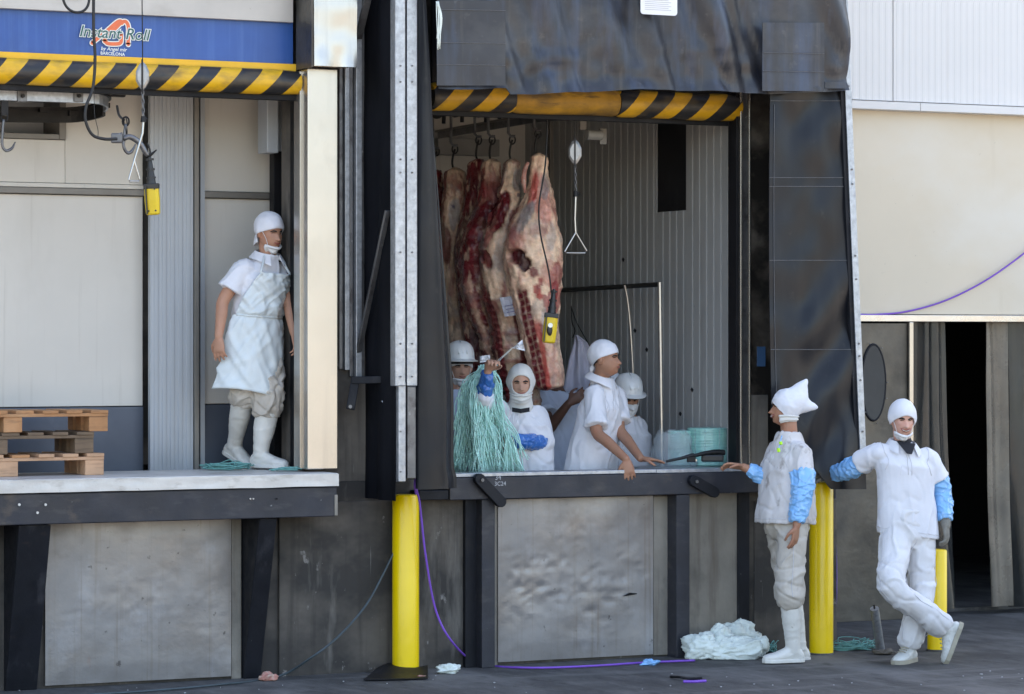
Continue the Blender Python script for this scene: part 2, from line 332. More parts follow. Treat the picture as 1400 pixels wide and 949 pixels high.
# people
CL = [((.48,.46,.44), (5,5,5), .58, .8, .35, 3)]
mat('white_cloth', (.70,.70,.74), .8, 0, .04, 5, layers=CL, bump=.12, bs=300, bdist=.001, bump2=.18, bs2=17, b2dist=.012, sheen=.1)
mat('dirty_cloth', (.61,.585,.58), .85, 0, .06, 5, layers=[((.34,.285,.24), (4.5,4.5,3), .48, .68, .6, 3), ((.20,.155,.125), (13,13,9), .58, .70, .6, 7)], bump=.12, bs=300, bdist=.001, bump2=.2, bs2=17, b2dist=.012)
mat('seam_cloth', (.55,.54,.56), .9)
mat('dirty_pants', (.52,.475,.42), .85, 0, .06, 5, layers=[((.33,.28,.22), (4,4,3), .46, .7, .65, 3), ((.2,.13,.10), (12,12,9), .62, .76, .5, 7)], bump=.15, bs=200, bdist=.001, bump2=.3, bs2=18, b2dist=.014)
mat('pants_cloth', (.66,.65,.66), .85, 0, .05, 5, layers=[((.42,.38,.35), (6,6,5), .56, .78, .4, 3)], bump=.15, bs=200, bdist=.001, bump2=.22, bs2=16, b2dist=.014)
mat('lilac_cloth', (.58,.56,.66), .85, 0, .05, 5, bump2=.2, bs2=13, b2dist=.012)
mat('sky_cloth', (.52,.58,.70), .85, 0, .05, 5, layers=CL, bump2=.2, bs2=13, b2dist=.012)
mat('apron_vinyl', (.62,.67,.68), .42, 0, .05, 4, layers=[((.5,.5,.46), (5,5,5), .56, .78, .5, 3)], bump2=.2, bs2=10, b2dist=.014, rvar=.06)
mat('boot_rubber', (.68,.66,.61), .38, 0, .05, 6, layers=[((.32,.28,.23), (9,9,5), .58, .76, .5, 3), ((.18,.15,.12), (18,18,18), .68, .76, .6, 8)], bump2=.2, bs2=14, b2dist=.006)
mat('shoe_leather', (.58,.58,.55), .5, 0, .08, 9, layers=[((.25,.23,.19), (14,14,14), .56, .74, .6, 3)], bump=.1, bs=60)
mat('sole', (.34,.31,.24), .7, 0, .15, 14)
mat('helmet_white', (.72,.73,.72), .28, 0, .04, 6, layers=[((.45,.44,.42), (14,14,14), .62, .76, .4, 3)], coat=.3)
mat('black_band', (.012,.012,.014), .6)
mat('black_cloth', (.012,.012,.016), .85)
mat('mask_cloth', (.72,.72,.72), .8, 0, .04, 8, bump2=.3, bs2=40, b2dist=.004)
mat('knit', (.66,.65,.62), .9, 0, .06, 8, layers=CL, bump=.3, bs=140, bdist=.002, bump2=.3, bs2=26, b2dist=.006)
mat('blue_vinyl', (.20,.47,.82), .22, 0, .08, 9, layers=[((.42,.66,.90), (22,22,14), .54, .7, .6, 3)], bump2=.45, bs2=26, b2dist=.012, coat=.3)
mat('blue_vinyl_deep', (.03,.15,.48), .25, 0, .15, 9, layers=[((.3,.5,.8), (30,30,20), .58, .7, .7, 3)], bump2=.5, bs2=30, b2dist=.012, coat=.4)
mat('glove', (.20,.19,.165), .8, 0, .2, 14, layers=[((.10,.09,.08), (20,20,20), .5, .7, .6, 3)], bump=.3, bs=120, bdist=.002)
mat('red_band', (.6,.06,.03), .6)
mat('lime_tag', (.45,.85,.02), .5)
mat('eye_white', (.55,.52,.50), .3); mat('eye_dark', (.012,.009,.008), .25)
mat('hair_dark', (.012,.010,.009), .7)
mat('teeth', (.68,.65,.58), .35)
mat('gum', (.09,.02,.018), .5)
def skin(name, c):
    d = tuple(x*.72 for x in c)
    m = mat(name, c, .5, 0, .08, 9, layers=[((c[0]*1.05, c[1]*.78, c[2]*.72), (13,13,13), .5, .72, .55, 3), (d, (30,30,30), .56, .76, .35, 6)], bump=.12, bs=160, bdist=.001, spec=.4)
    m.node_tree.nodes['Principled BSDF'].inputs['Subsurface Weight'].default_value = 0
    return m
skin('skin_a', (.44,.225,.145)); skin('skin_b', (.50,.28,.195)); skin('skin_c', (.37,.185,.115)); skin('skin_d', (.13,.065,.045)); skin('skin_e', (.60,.33,.25))
mat('lip_skin', (.30,.10,.075), .45)
# ================================================================== SETTING
g = MB(); n_ = 60
g.box(-400, 400, -500, 400, -.3, 0)
struct(g.build('ground', MATS['asphalt']))
mat('yard_concrete', (.30,.265,.22), .85, 0, .1, .6)
yd = MB().box(-60, 60, -70, -7.5, -.1, .004)  # unseen pale sheet, added to bounce warm light onto the dock
struct(yd.build('yard', MATS['yard_concrete']))
# ---------------------------------------------------------- dock building
XE = XP(1143, 0)                      # right end of the dock block
XL = XP(405, .1)                      # right jamb of the left doorway
XR0, XR1 = XP(560, 0), XP(1006, .1)   # right doorway
B = thing('dock_building', 'grey concrete loading dock building with two tall open doorways', 'building', (0, 0, 0))
def part(nm, mb, m, parent=None, **k): return mb.build(nm, MATS[m], parent or B, **k)
def bx(nm, m, x0, x1, y0, y1, z0, z1, parent=None, bevel=.003): return part(nm, MB().box(x0, x1, y0, y1, z0, z1), m, parent, bevel=bevel)
bx('lower_wall', 'concrete', -7, XE, 0, .12, -.05, 1.215)
bx('pier', 'concrete', XL+.02, XR0, .003, .4, 1.215, 5.0)
bx('pier', 'soot_wall', XR1+.012, XE, .003, .4, 1.215, 5.0)
bx('header', 'rail_grey', -7, XL+.02, .25, .5, 3.72, 5.0)
bx('header', 'concrete', XR0, XR1+.012, .25, .5, 3.74, 5.0)
bx('upper_wall', 'concrete', -9, XE, .0, .5, 5.0, 8.6)  # unseen upper wall, built tall to keep the dock front in shade
bx('roof', 'concrete', -9, 12, .0, 14, 8.6, 8.9)  # unseen roof slab, added to block the sun above the dock
bx('back_wall', 'concrete', -9, 12, 13.5, 14, 0, 8.6)
bx('end_wall', 'concrete', -9, -8.6, .5, 13.5, 0, 8.6)
# left room
YB = .9
bx('room_floor', 'concrete', -7, XL+.02, .5, 2.6, 1.0, 1.235)
bx('room_ceiling', 'ceil_panel', -7, XL+.02, .5, 2.6, 4.1, 4.2)
bx('end_wall', 'grey_panel', -7.2, -7, 0, 2.6, 1.2, 4.2)
def z_(py, px=200, Y=YB): return ZP(px, py, Y)
# back wall made of insulated panels, each its own part
xa, xb, xc, xd = XP(196, YB), XP(256, YB), XP(270, YB), XP(420, YB)
kz = z_(556); rz0, rz1 = z_(269), z_(260)
bx('kick_plate', 'kick', -7, xa, YB, YB+.1, 1.235, kz)
bx('wall_panel', 'white_panel', -7, xa, YB+.012, YB+.1, kz+.006, rz0)
bx('mid_rail', 'rail_grey', -7, xa, YB-.03, YB+.1, rz0+.004, rz1)
bx('mid_rail_trim', 'white_panel', -7, xa, YB-.012, YB+.1, rz1+.003, rz1+.03)
wx1, wz0, wz1 = XP(90, YB), z_(195), z_(140)
bx('wall_panel', 'white_panel', wx1, xa, YB+.012, YB+.1, rz1+.033, 4.1)
bx('wall_panel', 'white_panel', -7, wx1-.002, YB+.012, YB+.1, rz1+.033, wz0)
bx('wall_panel', 'white_panel', -7, wx1-.002, YB+.012, YB+.1, wz1, 4.1)
bx('window_frame', 'rail_grey', XP(80, YB), wx1-.004, YB-.02, YB+.3, wz0+.002, wz1-.002)
bx('window_frame', 'rail_grey', -7, XP(80, YB)-.002, YB-.02, YB+.3, wz0+.002, wz0+.035)
bx('recess_panel', 'grey_panel', -7, XP(80, YB)-.004, YB+.3, YB+.34, wz0-.1, wz1+.1)
def corrugated(nm, m, parent, p0, ud, L, z0, z1, nd, pitch, depth, th=.04):
    # ribbed sheet: shallow trapezoid ribs along the length; nd = outward normal
    p0, ud, nd = Vector(p0), Vector(ud), Vector(nd); k = 0; prof = []; x = 0.0
    while x < L:
        for f, h in ((0, 0), (.42, 0), (.5, 1), (.92, 1)):
            if x+f*pitch <= L: prof.append((x+f*pitch, h*depth))
        x += pitch
    prof.append((L, 0))
    mb = MB(); n = len(prof)
    top = [p0+ud*a+nd*h for a, h in prof]; back = [p0+ud*L-nd*th, p0-nd*th]
    poly = top+back; N = len(poly)
    mb.add([p+UP*z0 for p in poly]+[p+UP*z1 for p in poly], [(i, (i+1) % N, N+(i+1) % N, N+i) for i in range(N)])
    return mb.build(nm, MATS[m], parent)
corrugated('corner_post', 'grey_panel', B, (xa+.004, YB-.12, 0), (1,0,0), xb-xa-.008, 1.235, 4.1, (0,-1,0), .055, .006)
bx('post_trim', 'rail_grey', xb, xb+.03, YB-.14, YB+.1, 1.235, 4.1)
bx('joint', 'black_rubber', xb+.032, xc-.004, YB+.02, YB+.1, 1.235, 4.1)
bx('post_trim', 'grey_panel', xc-.002, xc+.03, YB-.06, YB+.1, 1.235, 4.1)
bx('kick_plate', 'kick', xc+.032, xd, YB, YB+.1, 1.235, z_(553, 320))
bx('wall_panel', 'white_panel', xc+.032, xd, YB+.012, YB+.1, z_(553, 320)+.006, z_(272, 320))
bx('mid_rail', 'rail_grey', xc+.032, xd, YB-.03, YB+.1, z_(272, 320)+.004, z_(263, 320))
bx('wall_panel', 'white_panel', xc+.032, xd, YB+.012, YB+.1, z_(263, 320)+.004, 4.1)
bx('black_panel', 'black_rubber', XP(373, .7), XP(403, .7), .68, .76, 1.235, 4.1)
bx('control_box', 'grey_panel', XP(356, .62), XP(371.5, .62), .5, .67, ZP(360, 210, .6), ZP(360, 120, .6), bevel=.006)
corrugated('box_cover', 'grey_panel', B, (XP(372.5, .62), .60, 0), (1,0,0), XP(401, .62)-XP(372.5, .62), ZP(380, 206, .6), ZP(380, 118, .6), (0,-1,0), .06, .006, th=.06)
bx('jamb_seal', 'black_rubber', XP(407, .2), XL+.015, .05, .24, 1.29, 3.75)
bx('jamb_guide', 'galv', XP(403, .26), XP(406, .26), .25, .33, 1.25, 3.75)
# left doorway cladding
bx('fascia', 'fascia_metal', -7, XP(401, -.02), -.02, .24, ZP(200, 21, -.02), 5.0)
bx('post_cover', 'stainless_pale', XP(420.5, -.15), XP(462, -.15), -.15, .0, 1.30, ZP(440, 94, -.15), bevel=.006)
bx('post_return', 'soot_wall', XP(413, 0), XP(420, -.15)+.03, -.135, .0, 1.30, ZP(440, 94, -.15), bevel=.002)
bx('jamb_strip', 'stainless_pale', XP(407.5, -.03), XP(413, 0)-.004, -.06, .04, 1.30, ZP(412, 98, -.03))
# dented corner box above the post
def dent(u, v):
    x = XP(430, -.28)+(XP(488, -.28)-XP(430, -.28))*u; z = ZP(460, 91, -.28)+v*(5-ZP(460, 91, -.28))
    y = -.28+.012*nz((x, 0, z), 3.1)+.005*nz((x, 0, z), 9)-.03*max(0, .12-v)*8*math.sin(u*9)*.4
    return (x, y, z)
part('corner_box_front', MB().slab(dent, 14, 40, (0, .02, 0)), 'stainless_pale', smooth=40)
bx('corner_box', 'stainless', XP(430, -.28)+.002, XP(484, -.28), -.245, -.004, ZP(460, 91, -.28)+.004, 5.0)
bx('corner_box_side', 'brown_sheet', XP(430, -.28)-.012, XP(430, -.28), -.262, -.004, ZP(460, 93, -.28), 5.0)
# galvanised door tracks on the pier
for a, b_, y0, m_ in ((468, 474, -.05, 'galv'), (476, 480, -.03, 'dull_steel'), (481, 489, -.07, 'galv'), (490, 495, -.04, 'dull_steel')):
    bx('door_track', m_, XP(a, 0), XP(b_, 0), y0, .001, ZP(480, 515 if a > 475 else 506, 0), 4.95)
bx('track_strip', 'dull_steel', XP(462.5, 0), XP(467, 0), -.02, .001, ZP(465, 505, 0), 4.95)
# right doorway jamb
bx('jamb_seal', 'black_rubber', XP(1005.5, 0), XP(1009, 0), -.012, .10, 1.27, 3.8)
bx('jamb_trim', 'stainless_pale', XP(1009.5, 0), XP(1012, 0), -.03, .003, 1.27, 3.8)
bx('jamb_trim', 'dull_steel', XP(1012.3, 0), XP(1020.5, 0), -.018, .003, 1.27, 3.8)
bx('jamb_trim', 'stainless_pale', XP(1021, 0), XP(1023.5, 0), -.03, .003, 1.27, 3.8)
bx('blue_tag', 'blue_tag', XP(1035, 0), XP(1046, 0), -.006, .003, ZP(1040, 501, 0), ZP(1040, 474, 0), bevel=0)
# right room: chilled store with ribbed side wall
YD = 3.3
bx('room_floor', 'concrete', XR0, XR1+.1, .121, YD, .30, .42)
bx('room_ceiling', 'ceil_panel', XR0-.1, XR1+.1, .5, YD+.1, 4.1, 4.2)
bx('room_wall', 'white_panel', XR0-.1, XR1+.1, YD, YD+.1, .42, 4.1)
bx('room_wall', 'grey_panel', XR0-.1, XR0, .4, YD, .42, 4.1)
ra, rb = PX(938, 289, XR1).y, PX(898, 289, XR1).y; rz_ = PX(918, 289, XR1).z
for s0, s1, z0, z1 in ((.10, ra, .42, 4.1), (rb, YD, .42, 4.1), (ra, rb, .42, rz_)):
    corrugated('side_panel', 'chill_panel', B, (XR1, s1-.001, 0), (0,-1,0), s1-s0-.002, z0, z1, (-1,0,0), .098, .0045)
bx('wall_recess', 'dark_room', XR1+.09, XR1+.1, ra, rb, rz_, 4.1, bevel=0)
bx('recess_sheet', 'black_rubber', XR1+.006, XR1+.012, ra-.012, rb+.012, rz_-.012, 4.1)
for px, py in ((946, 533), (930, 566), (884, 478), (868, 452), (852, 355)):
    p = PX(px, py, XR1-.009); d_ = MB(); d_.obox(p, (.003,0,0), (0,.010,.007), (0,.007,-.008)); part('wall_scar', d_, 'black_rubber')
# dim beams seen behind the carcasses
bx('back_beam', 'ceil_panel', XP(596, 2.9), XP(680, 2.9), 2.86, 2.95, ZP(640, 213, 2.9), ZP(640, 190, 2.9))
bx('wall_pipe', 'rail_grey', XP(752, 2.6), XP(757, 2.6), 2.6, 2.65, 1.0, 4.0)
bx('plinth', 'concrete', XP(380, 0), XP(638, 0), -.022, -.0005, -.03, ZP(520, 684, 0), bevel=.008)
bx('plinth', 'concrete', XP(1030, 0), XE, -.015, -.0005, -.03, ZP(1060, 684, 0), bevel=.008)
# steel sheets and posts on the dock face
def facing(nm, m, pa, pb, z0, z1, y0=-.02, bev=.004):
    return bx(nm, m, XP(pa, y0), XP(pb, y0), y0, -.0005, z0, z1, bevel=bev)
bx('wall_plate', 'rust_plate', XP(1024.5, 0), XP(1049, 0), -.012, .002, 1.262, ZP(1037, 540, 0))  # added paler panel, stands for the warm reflection low on the pier
def dented(nm, m, pa, pb, z0, z1, y0, k, seed):
    xa_, xb_ = XP(pa, y0), XP(pb, y0)
    def f(u, v):
        x = xa_+(xb_-xa_)*u; z = z0+(z1-z0)*v; e = min(u, 1-u, v, 1-v); e = min(1, e*9)
        band = math.exp(-((v-.48)/.26)**2)
        y = y0-.006*e-k*e*(.28*nz((x+seed, 0, z), 2.2)+band*(.38*nz((x+seed, 3, z*1.6), 7)-.9*max(0, abs(nz((x+seed, 9, z*1.3), 13))-.22)))
        return (x, y, z)
    return part(nm, MB().slab(f, 70, 60, (0, .012, 0)), m, smooth=60)
dented('dock_plate', 'plate', 62, 316, .02, 1.02, -.03, .005, 3)
facing('edge_post', 'rust_plate', 316.5, 330, .0, 1.06)
dented('dock_plate', 'plate', 681, 893, .02, 1.075, -.03, .016, 20)
facing('edge_strip', 'rust_plate', 676, 680.5, .0, 1.08)
facing('dock_plate', 'rust_plate', 893.5, 919, .01, 1.07, -.016)
facing('dock_plate', 'rust_plate', 942, 1008, .02, 1.08, -.006)
facing('dock_post', 'black_steel', 1009, 1025, .0, 1.09, -.02)
slot = MB(); p = PY(861, 814, -.047); slot.prism([(p.x-.05, p.z-.004), (p.x+.045, p.z+.006), (p.x+.05, p.z+.012), (p.x+.0, p.z+.018)], 'y', -.058, -.045); part('torn_slot', slot, 'black_rubber')
# ---------------------------------------------------------- left dock platform
PL = thing('dock_platform', 'left dock platform with white steel lip over a black beam', 'loading platform', (XP(230, -.35), 0, 1.0))
xe = XP(462, -.35)
def lipf(u, v):
    x = -6+(xe+6)*u; return (x, -.365-.004*nz((x, 0, v), 5)*(1 if 0 < v < 1 else .3), 1.205+.075*v+.004*nz((x, 2, 0), 4))
bx('deck', 'lip', -6, xe, -.35, .55, 1.235, 1.284, PL)
part('lip_edge', MB().slab(lipf, 160, 4, (0, .013, 0)), 'lip', PL, smooth=50)
bx('beam', 'dark_paint', -6, xe-.004, -.345, -.01, 1.015, 1.199, PL, bevel=.006)
bx('beam_end', 'rust_plate', xe-.022, xe-.001, -.352, -.2, 1.02, 1.15, PL)
bx('edge_seal', 'black_rubber', -6, xe-.004, -.352, -.3, 1.1995, 1.2045, PL, bevel=0)
for a, b_ in ((5, 70), (330, 379)):
    x1 = XP(b_, -.31); x0 = XP(a, 0)
    part('bracket', MB().prism([(-.0005, .0), (-.035, .0), (-.31, 1.01), (-.0005, 1.01)], 'x', x0, x1), 'black_steel', PL, bevel=.005)
for px, py in ((26, 690), (62, 690), (51, 701), (342, 682), (346, 682), (378, 682)):
    p = PY(px, py, -.348); part('bolt', MB().tube([p, p+Vector((0, -.008, 0))], .008 if px < 64 else .005, 8), 'lip' if px != 378 else 'black_rubber', PL)
# ---------------------------------------------------------- right dock leveller
LV = thing('dock_leveller', 'black steel dock sill with grey top plate across the right doorway', 'dock sill', (XP(840, -.15), 0, 1.0))
lx0, lx1 = XP(615, -.15), XP(1078, -.15)
bx('top_plate', 'galv', lx0, XP(897, -.15), -.152, .05, 1.232, 1.256, LV)
bx('top_plate', 'galv', XP(897.5, -.15), XP(1024, -.15), -.152, .05, 1.230, 1.255, LV)
bx('shelf', 'galv', XP(897, .05), XR1-.02, .052, .55, 1.225, 1.25, LV)
bx('beam', 'dark_paint', lx0, lx1, -.150, -.001, 1.085, 1.229, LV, bevel=.006)
bx('beam', 'black_steel', XP(574, -.15), lx0-.003, -.14, -.001, 1.09, 1.15, LV, bevel=.004)
bx('leg', 'black_steel', XP(640, -.1), XP(657, -.1), -.06, -.001, 0, 1.083, LV)
bx('leg', 'dark_paint', XP(657, -.12), XP(675, -.12), -.14, -.001, 0, 1.083, LV, bevel=.004)
bx('leg', 'dark_paint', XP(923, -.12), XP(941, -.12), -.14, -.001, 0, 1.083, LV, bevel=.004)
for (a, b_), (c, d_) in (((655, 655), (684, 686)), ((948, 657), (976, 673))):
    p, q = PY(a, b_, -.175), PY(c, d_, -.175); dr = (q-p).normalized(); nn = Vector((-dr.z, 0, dr.x)); r_ = .036
    poly = [(p.x+(dr.x*math.cos(t)+nn.x*math.sin(t))*-r_, p.z+(dr.z*math.cos(t)+nn.z*math.sin(t))*-r_) for t in np.linspace(-1.57, 1.57, 7)]
    poly += [(q.x+(dr.x*math.cos(t)+nn.x*math.sin(t))*r_, q.z+(dr.z*math.cos(t)+nn.z*math.sin(t))*r_) for t in np.linspace(-1.57, 1.57, 7)]
    br = part('bracket', MB().prism(poly, 'y', -.195, -.153), 'black_steel', LV, bevel=.004)
    part('bolt', MB().tube([p+Vector((.01, -.02, -.006)), p+Vector((.01, -.034, -.006))], .012, 6), 'dull_steel', br)
# pale chalked digits on the sill
def text(nm, s, m, parent, org, xd, zd, h, bold=0.0, shear=0.0, ext=.001, align='CENTER'):
    c = bpy.data.curves.new('t', 'FONT'); c.body = s; c.size = 1; c.shear = shear; c.offset = bold; c.extrude = 0; c.align_x = align; c.resolution_u = 3
    o = bpy.data.objects.new('t', c); COL.objects.link(o); dg = bpy.context.evaluated_depsgraph_get(); dg.update()
    me = bpy.data.meshes.new_from_object(o.evaluated_get(dg)); bpy.data.objects.remove(o)
    mb = MB(); xd, zd, org = Vector(xd), Vector(zd), Vector(org)
    mb.v = [org+xd*(v.co.x*h)+zd*(v.co.y*h) for v in me.vertices]; mb.f = [tuple(p.vertices) for p in me.polygons]
    return mb.build(nm, MATS[m], parent, raw=True)
text('chalk_marks', '34', 'sign_grey', LV, PY(681, 656, -.1525), (1,0,0), (0,0,1), .045)
text('chalk_marks', '3C24', 'sign_grey', LV, PY(684, 664, -.1525), (1,0,0), (0,0,1), .038)
# ---------------------------------------------------------- roll doors
q0 = PY(34.5, 84, .0)
RD = thing('roll_door', 'rolled up blue door with orange logo and hazard stripe bar on the left doorway', 'roll door', q0)
zt, zb = ZP(200, 21, .02), ZP(200, 79, .02)
def banf(u, v):
    x = -6+(XP(401, .02)+6)*u; z = zb+(zt+.05-zb)*v; return (x, .02+.004*nz((x, 0, z*.3), 1.6)+.0015*nz((x, 4, z*.25), 7)+.05*max(0, u-.985)*10, z)
part('banner', MB().slab(banf, 150, 10, (0, .01, 0)), 'blue_banner', RD, smooth=60)
bx('edge_trim', 'yellow_trim', -6, XP(405, .0), -.002, .03, zb-.06, zb-.002, RD, bevel=.002)
per = XP(94.5, -.05)-XP(34.5, -.05)
stripes('hazard_left', per, .95, .5, rough=.4)
def rollb(nm, m, x0, x1, yc, zc, ry, rz_s, parent, sag=0, n=26, seed=0):
    rings = []
    for i in range(n+1):
        x = x0+(x1-x0)*i/n; dz = sag*nz((x, seed, 0), 2.5)
        sc = 1.0 if 0 < i < n else .9
        rings.append([(x, yc+ry*sc*math.cos(2*math.pi*k/20), zc+dz+rz_s*sc*math.sin(2*math.pi*k/20)) for k in range(20)])
    return part(nm, MB().loft(rings), m, parent, smooth=50)
zr = ZP(200, 104.5, -.05)
rollb('bottom_roll', 'hazard_left', -6, XP(410, -.04), -.015, zr, .075, .080, RD, .005)
bx('bottom_seal', 'black_rubber', -6, XP(404, .03), .0, .06, zr-.11, zr-.07, RD)
# printed logo
lo = lambda px, py, dy=.0: PY(px, py, .0115-dy*.35)
def stroke(nm, pts, wpx, m, dy):
    pp = [lo(a, b_, dy) for a, b_ in pts]; pp = catmull(pp, 5); mb = MB(); L_, R_ = [], []; wd = wpx/205/2
    for i, p in enumerate(pp):
        d = (pp[min(i+1, len(pp)-1)]-pp[max(i-1, 0)]).normalized(); nn = Vector((-d.z, 0, d.x)); L_.append(p+nn*wd); R_.append(p-nn*wd)
    n = len(pp); mb.add(L_+R_, [(i, i+1, n+i+1, n+i) for i in range(n-1)])
    e0 = pp[0]; e1 = pp[-1]
    for e in (e0, e1): mb.add([e+Vector((math.cos(t)*wd, 0, math.sin(t)*wd)) for t in np.linspace(0, 6.283, 13)[:-1]], [tuple(range(12))])
    return mb.build(nm, MATS[m], RD, raw=True)
zz = lambda l: [(90+a/10.54, 10+b_/10.54) for a, b_ in l]
S1 = zz([(380, 515), (450, 455), (560, 370), (650, 290), (740, 215), (790, 200), (810, 230)])
S2 = zz([(570, 480), (590, 515), (650, 528), (760, 525), (795, 500), (800, 440), (795, 380)])
S3 = zz([(640, 360), (720, 300), (790, 230), (850, 205), (890, 240), (905, 320), (900, 420), (900, 535)])
S4 = zz([(560, 490), (570, 440), (640, 360)])
for k_, s_ in enumerate((S1, S2, S3, S4)): stroke('logo_outline', s_, 7.2, 'white_ink', .0005*k_)
for k_, s_ in enumerate((S1, S2, S3, S4)): stroke('logo_stroke', s_, 4.6, 'orange_ink', .004+.0005*k_)
sh = (XP(192, 0)-XP(120, 0))
xdr = (lo(186, 51.5)-lo(124, 47.5)); xdr.normalize()
for m_, bo, dy in (('white_ink', .05, .008), ('green_ink', .006, .012)):
    text('lettering', 'Instant Roll', m_, RD, lo(156, 52.5, dy), xdr, (0,0,1), .098, bo, .25)
text('lettering', 'by Angel mir', 'white_ink', RD, lo(155.5, 69.6, .008), xdr, (0,0,1), .032, .012, .2)
text('lettering', 'BARCELONA', 'white_ink', RD, lo(154, 75.6, .008), xdr, (0,0,1), .027, .012)
stroke('logo_stroke', zz([(605, 465), (680, 468), (745, 462)]), 1.6, 'blue_ink', .013)
q1 = PY(648, 120, .0)
RD2 = thing('roll_door', 'worn hazard striped bottom bar of the rolled up door in the right doorway', 'roll door', q1)
stripes('hazard_right', XP(699, -.02)-XP(648, -.02), .95, .5, rough=.5, yel=(.62,.33,.012))
mat('hazard_worn', (.42,.22,.02), .6, 0, .2, 8, layers=[((.09,.06,.03), (3,3,9), .45, .65, .8, 2), ((.03,.025,.02), (4,4,22), .55, .7, .8, 5)], bump=.3, bs=20, bump2=.5, bs2=8)
zr2 = ZP(800, 139.5, .05)
for a, b_, m_ in ((588, 700, 'hazard_right'), (700.3, 842, 'hazard_worn'), (842.3, 1008, 'hazard_right')):
    rollb('bottom_roll', m_, XP(a, .05), XP(b_, .05), .05, zr2, .09 if m_ != 'hazard_worn' else .083, .092, RD2, .008, seed=a)
bx('bottom_seal', 'black_rubber', XP(590, .1), XP(1004, .1), .09, .13, zr2-.12, zr2-.07, RD2)
bx('curtain', 'black_rubber', XP(590, .06), XP(1006, .06), .05, .065, zr2+.07, 4.6, RD2)
# ---------------------------------------------------------- dock shelter
SH = thing('dock_shelter', 'black tarpaulin dock shelter on galvanized posts around the right doorway', 'dock shelter', (XP(860, -.5), -.5, 1.0))
YS = -.5
# left galvanised double post
def chan(pa, pb, z0, z1, y0, y1, m='galv', bev=.006): return bx('post', m, XP(pa, y0), XP(pb, y0), y0, y1, z0, z1, SH, bevel=bev)
zj = ZP(555, 528, YS)
chan(540.5, 554.5, zj, 5.2, YS-.02, YS+.06); chan(556.5, 571, zj, 5.2, YS, YS+.06)
chan(545, 555, ZP(550, 659, YS), zj+.03, YS-.008, YS+.05); chan(557, 569, ZP(550, 655, YS), zj-.002, YS+.012, YS+.05, 'dull_steel')
for py in (90, 112, 218, 236, 345, 470, 515, 590, 645):
    for px in (547.5, 563.5):
        if py > 530 and px > 560: continue
        p = PY(px, py, YS-.021 if px < 555 else YS-.001); part('bolt', MB().tube([p, p+Vector((0,-.006,0))], .006, 6), 'dull_steel', SH)
# left side sheet closing the gap back to the wall
xs = XP(541, YS)
def sidef(u, v):
    y = YS+.03+(-.005-(YS+.03))*u; z = ZP(520, 683, -.25)+v*4; return (xs+.02*nz((0, y*3, z*.6), 1.7, 5)+.012*math.sin(y*26)*(.4+.6*(1-v)), y, z)
part('side_sheet', MB().slab(sidef, 16, 40, (.006, 0, 0)), 'sheet_black', SH, smooth=60)
# strut
part('strut', MB().bar(PY(530, 288, -.42), PY(490, 482, -.06), .035, .02), 'dull_steel', SH, bevel=.003)
part('strut', MB().bar(PY(507, -20, -.42), PY(490, 52, -.1), .045, .025), 'dull_steel', SH, bevel=.003)
# left flap: heavy bulging sheet
def lflap(u, v):
    z = ZP(600, 668, YS)+(5.2-ZP(600, 668, YS))*v
    pyv = HY-(z-CH)*FPX/TY(595, YS)
    xr = XP(576+max(0, min(1, (pyv+20)/560))**.9*46+(4 if pyv > 640 else 0), YS); xl = XP(571, YS)
    y = YS+.02-.075*math.sin(min(1, u*1.08)*math.pi)**.8-.03*math.exp(-((u-.62)/.1)**2)+.006*nz((u*2, 0, z), 2)
    return (xl+(xr-xl)*u, y, z)
part('left_flap', MB().slab(lflap, 22, 60, (0, .012, 0)), 'tarp_gloss', SH, smooth=70)
# top flap
def topf(u, v):
    pxa = 597+u*(1157-597); e = 127+4*math.sin(u*7+1)-9*(u < .18)-7*max(0, (u-.8)/.2)+2*nz((u*9, 0, 0), 1)
    z0 = ZP(pxa, e, YS); x = XP(pxa, YS); z = z0+(4.75-z0)*v
    fold = .07*nz((x*2.6, 0, z*.45), 1.3)+.06*(.5-abs(nz((x*3.2+z*1.1, 2, z*.7), 1.6))*1.6)+.03*(.5-abs(nz((x*2.5, 7, z*4), 2.2))*1.6)*math.exp(-(v/.28)**2)
    k = min(1, u*6)
    return (x, YS-.01+fold*k-.02*math.exp(-(v/.05)**2), z)
part('top_flap', MB().slab(topf, 110, 34, (0, .008, 0)), 'tarp', SH, smooth=70)
def patch(nm, x0, x1, y0, y1, m, dy, amp=.012, nu=16, nv=12, seed=0):
    def f(u, v):
        px = x0+(x1-x0)*u; py = y1+(y0-y1)*v; p = PY(px, py, YS-dy); p.y += amp*nz((p.x, seed, p.z), 3); return p
    return part(nm, MB().slab(f, nu, nv, (0, .006, 0)), m, SH, smooth=70)
patch('patch', 597, 691, 1, 117, 'tarp', .055, .008, seed=2)
patch('patch', 1042, 1127, 31, 124.5, 'tarp', .06, .008, seed=5)
patch('patch', 1128, 1157, 112, 121, 'tarp', .05, .008, 6, 4, seed=6)
for py, a, b_ in ((13, 597, 691), (58, 597, 691), (88, 597, 691)):
    part('seam', MB().tube([PY(a+(b_-a)*k/8, py+1.5*k/8, YS-.062-.0) for k in range(9)], .0022, 5), 'seam', SH)
for py in (72, 97): part('seam', MB().tube([PY(1043+84*k/8, py+1.5*k/8, YS-.069) for k in range(9)], .0022, 5), 'seam', SH)
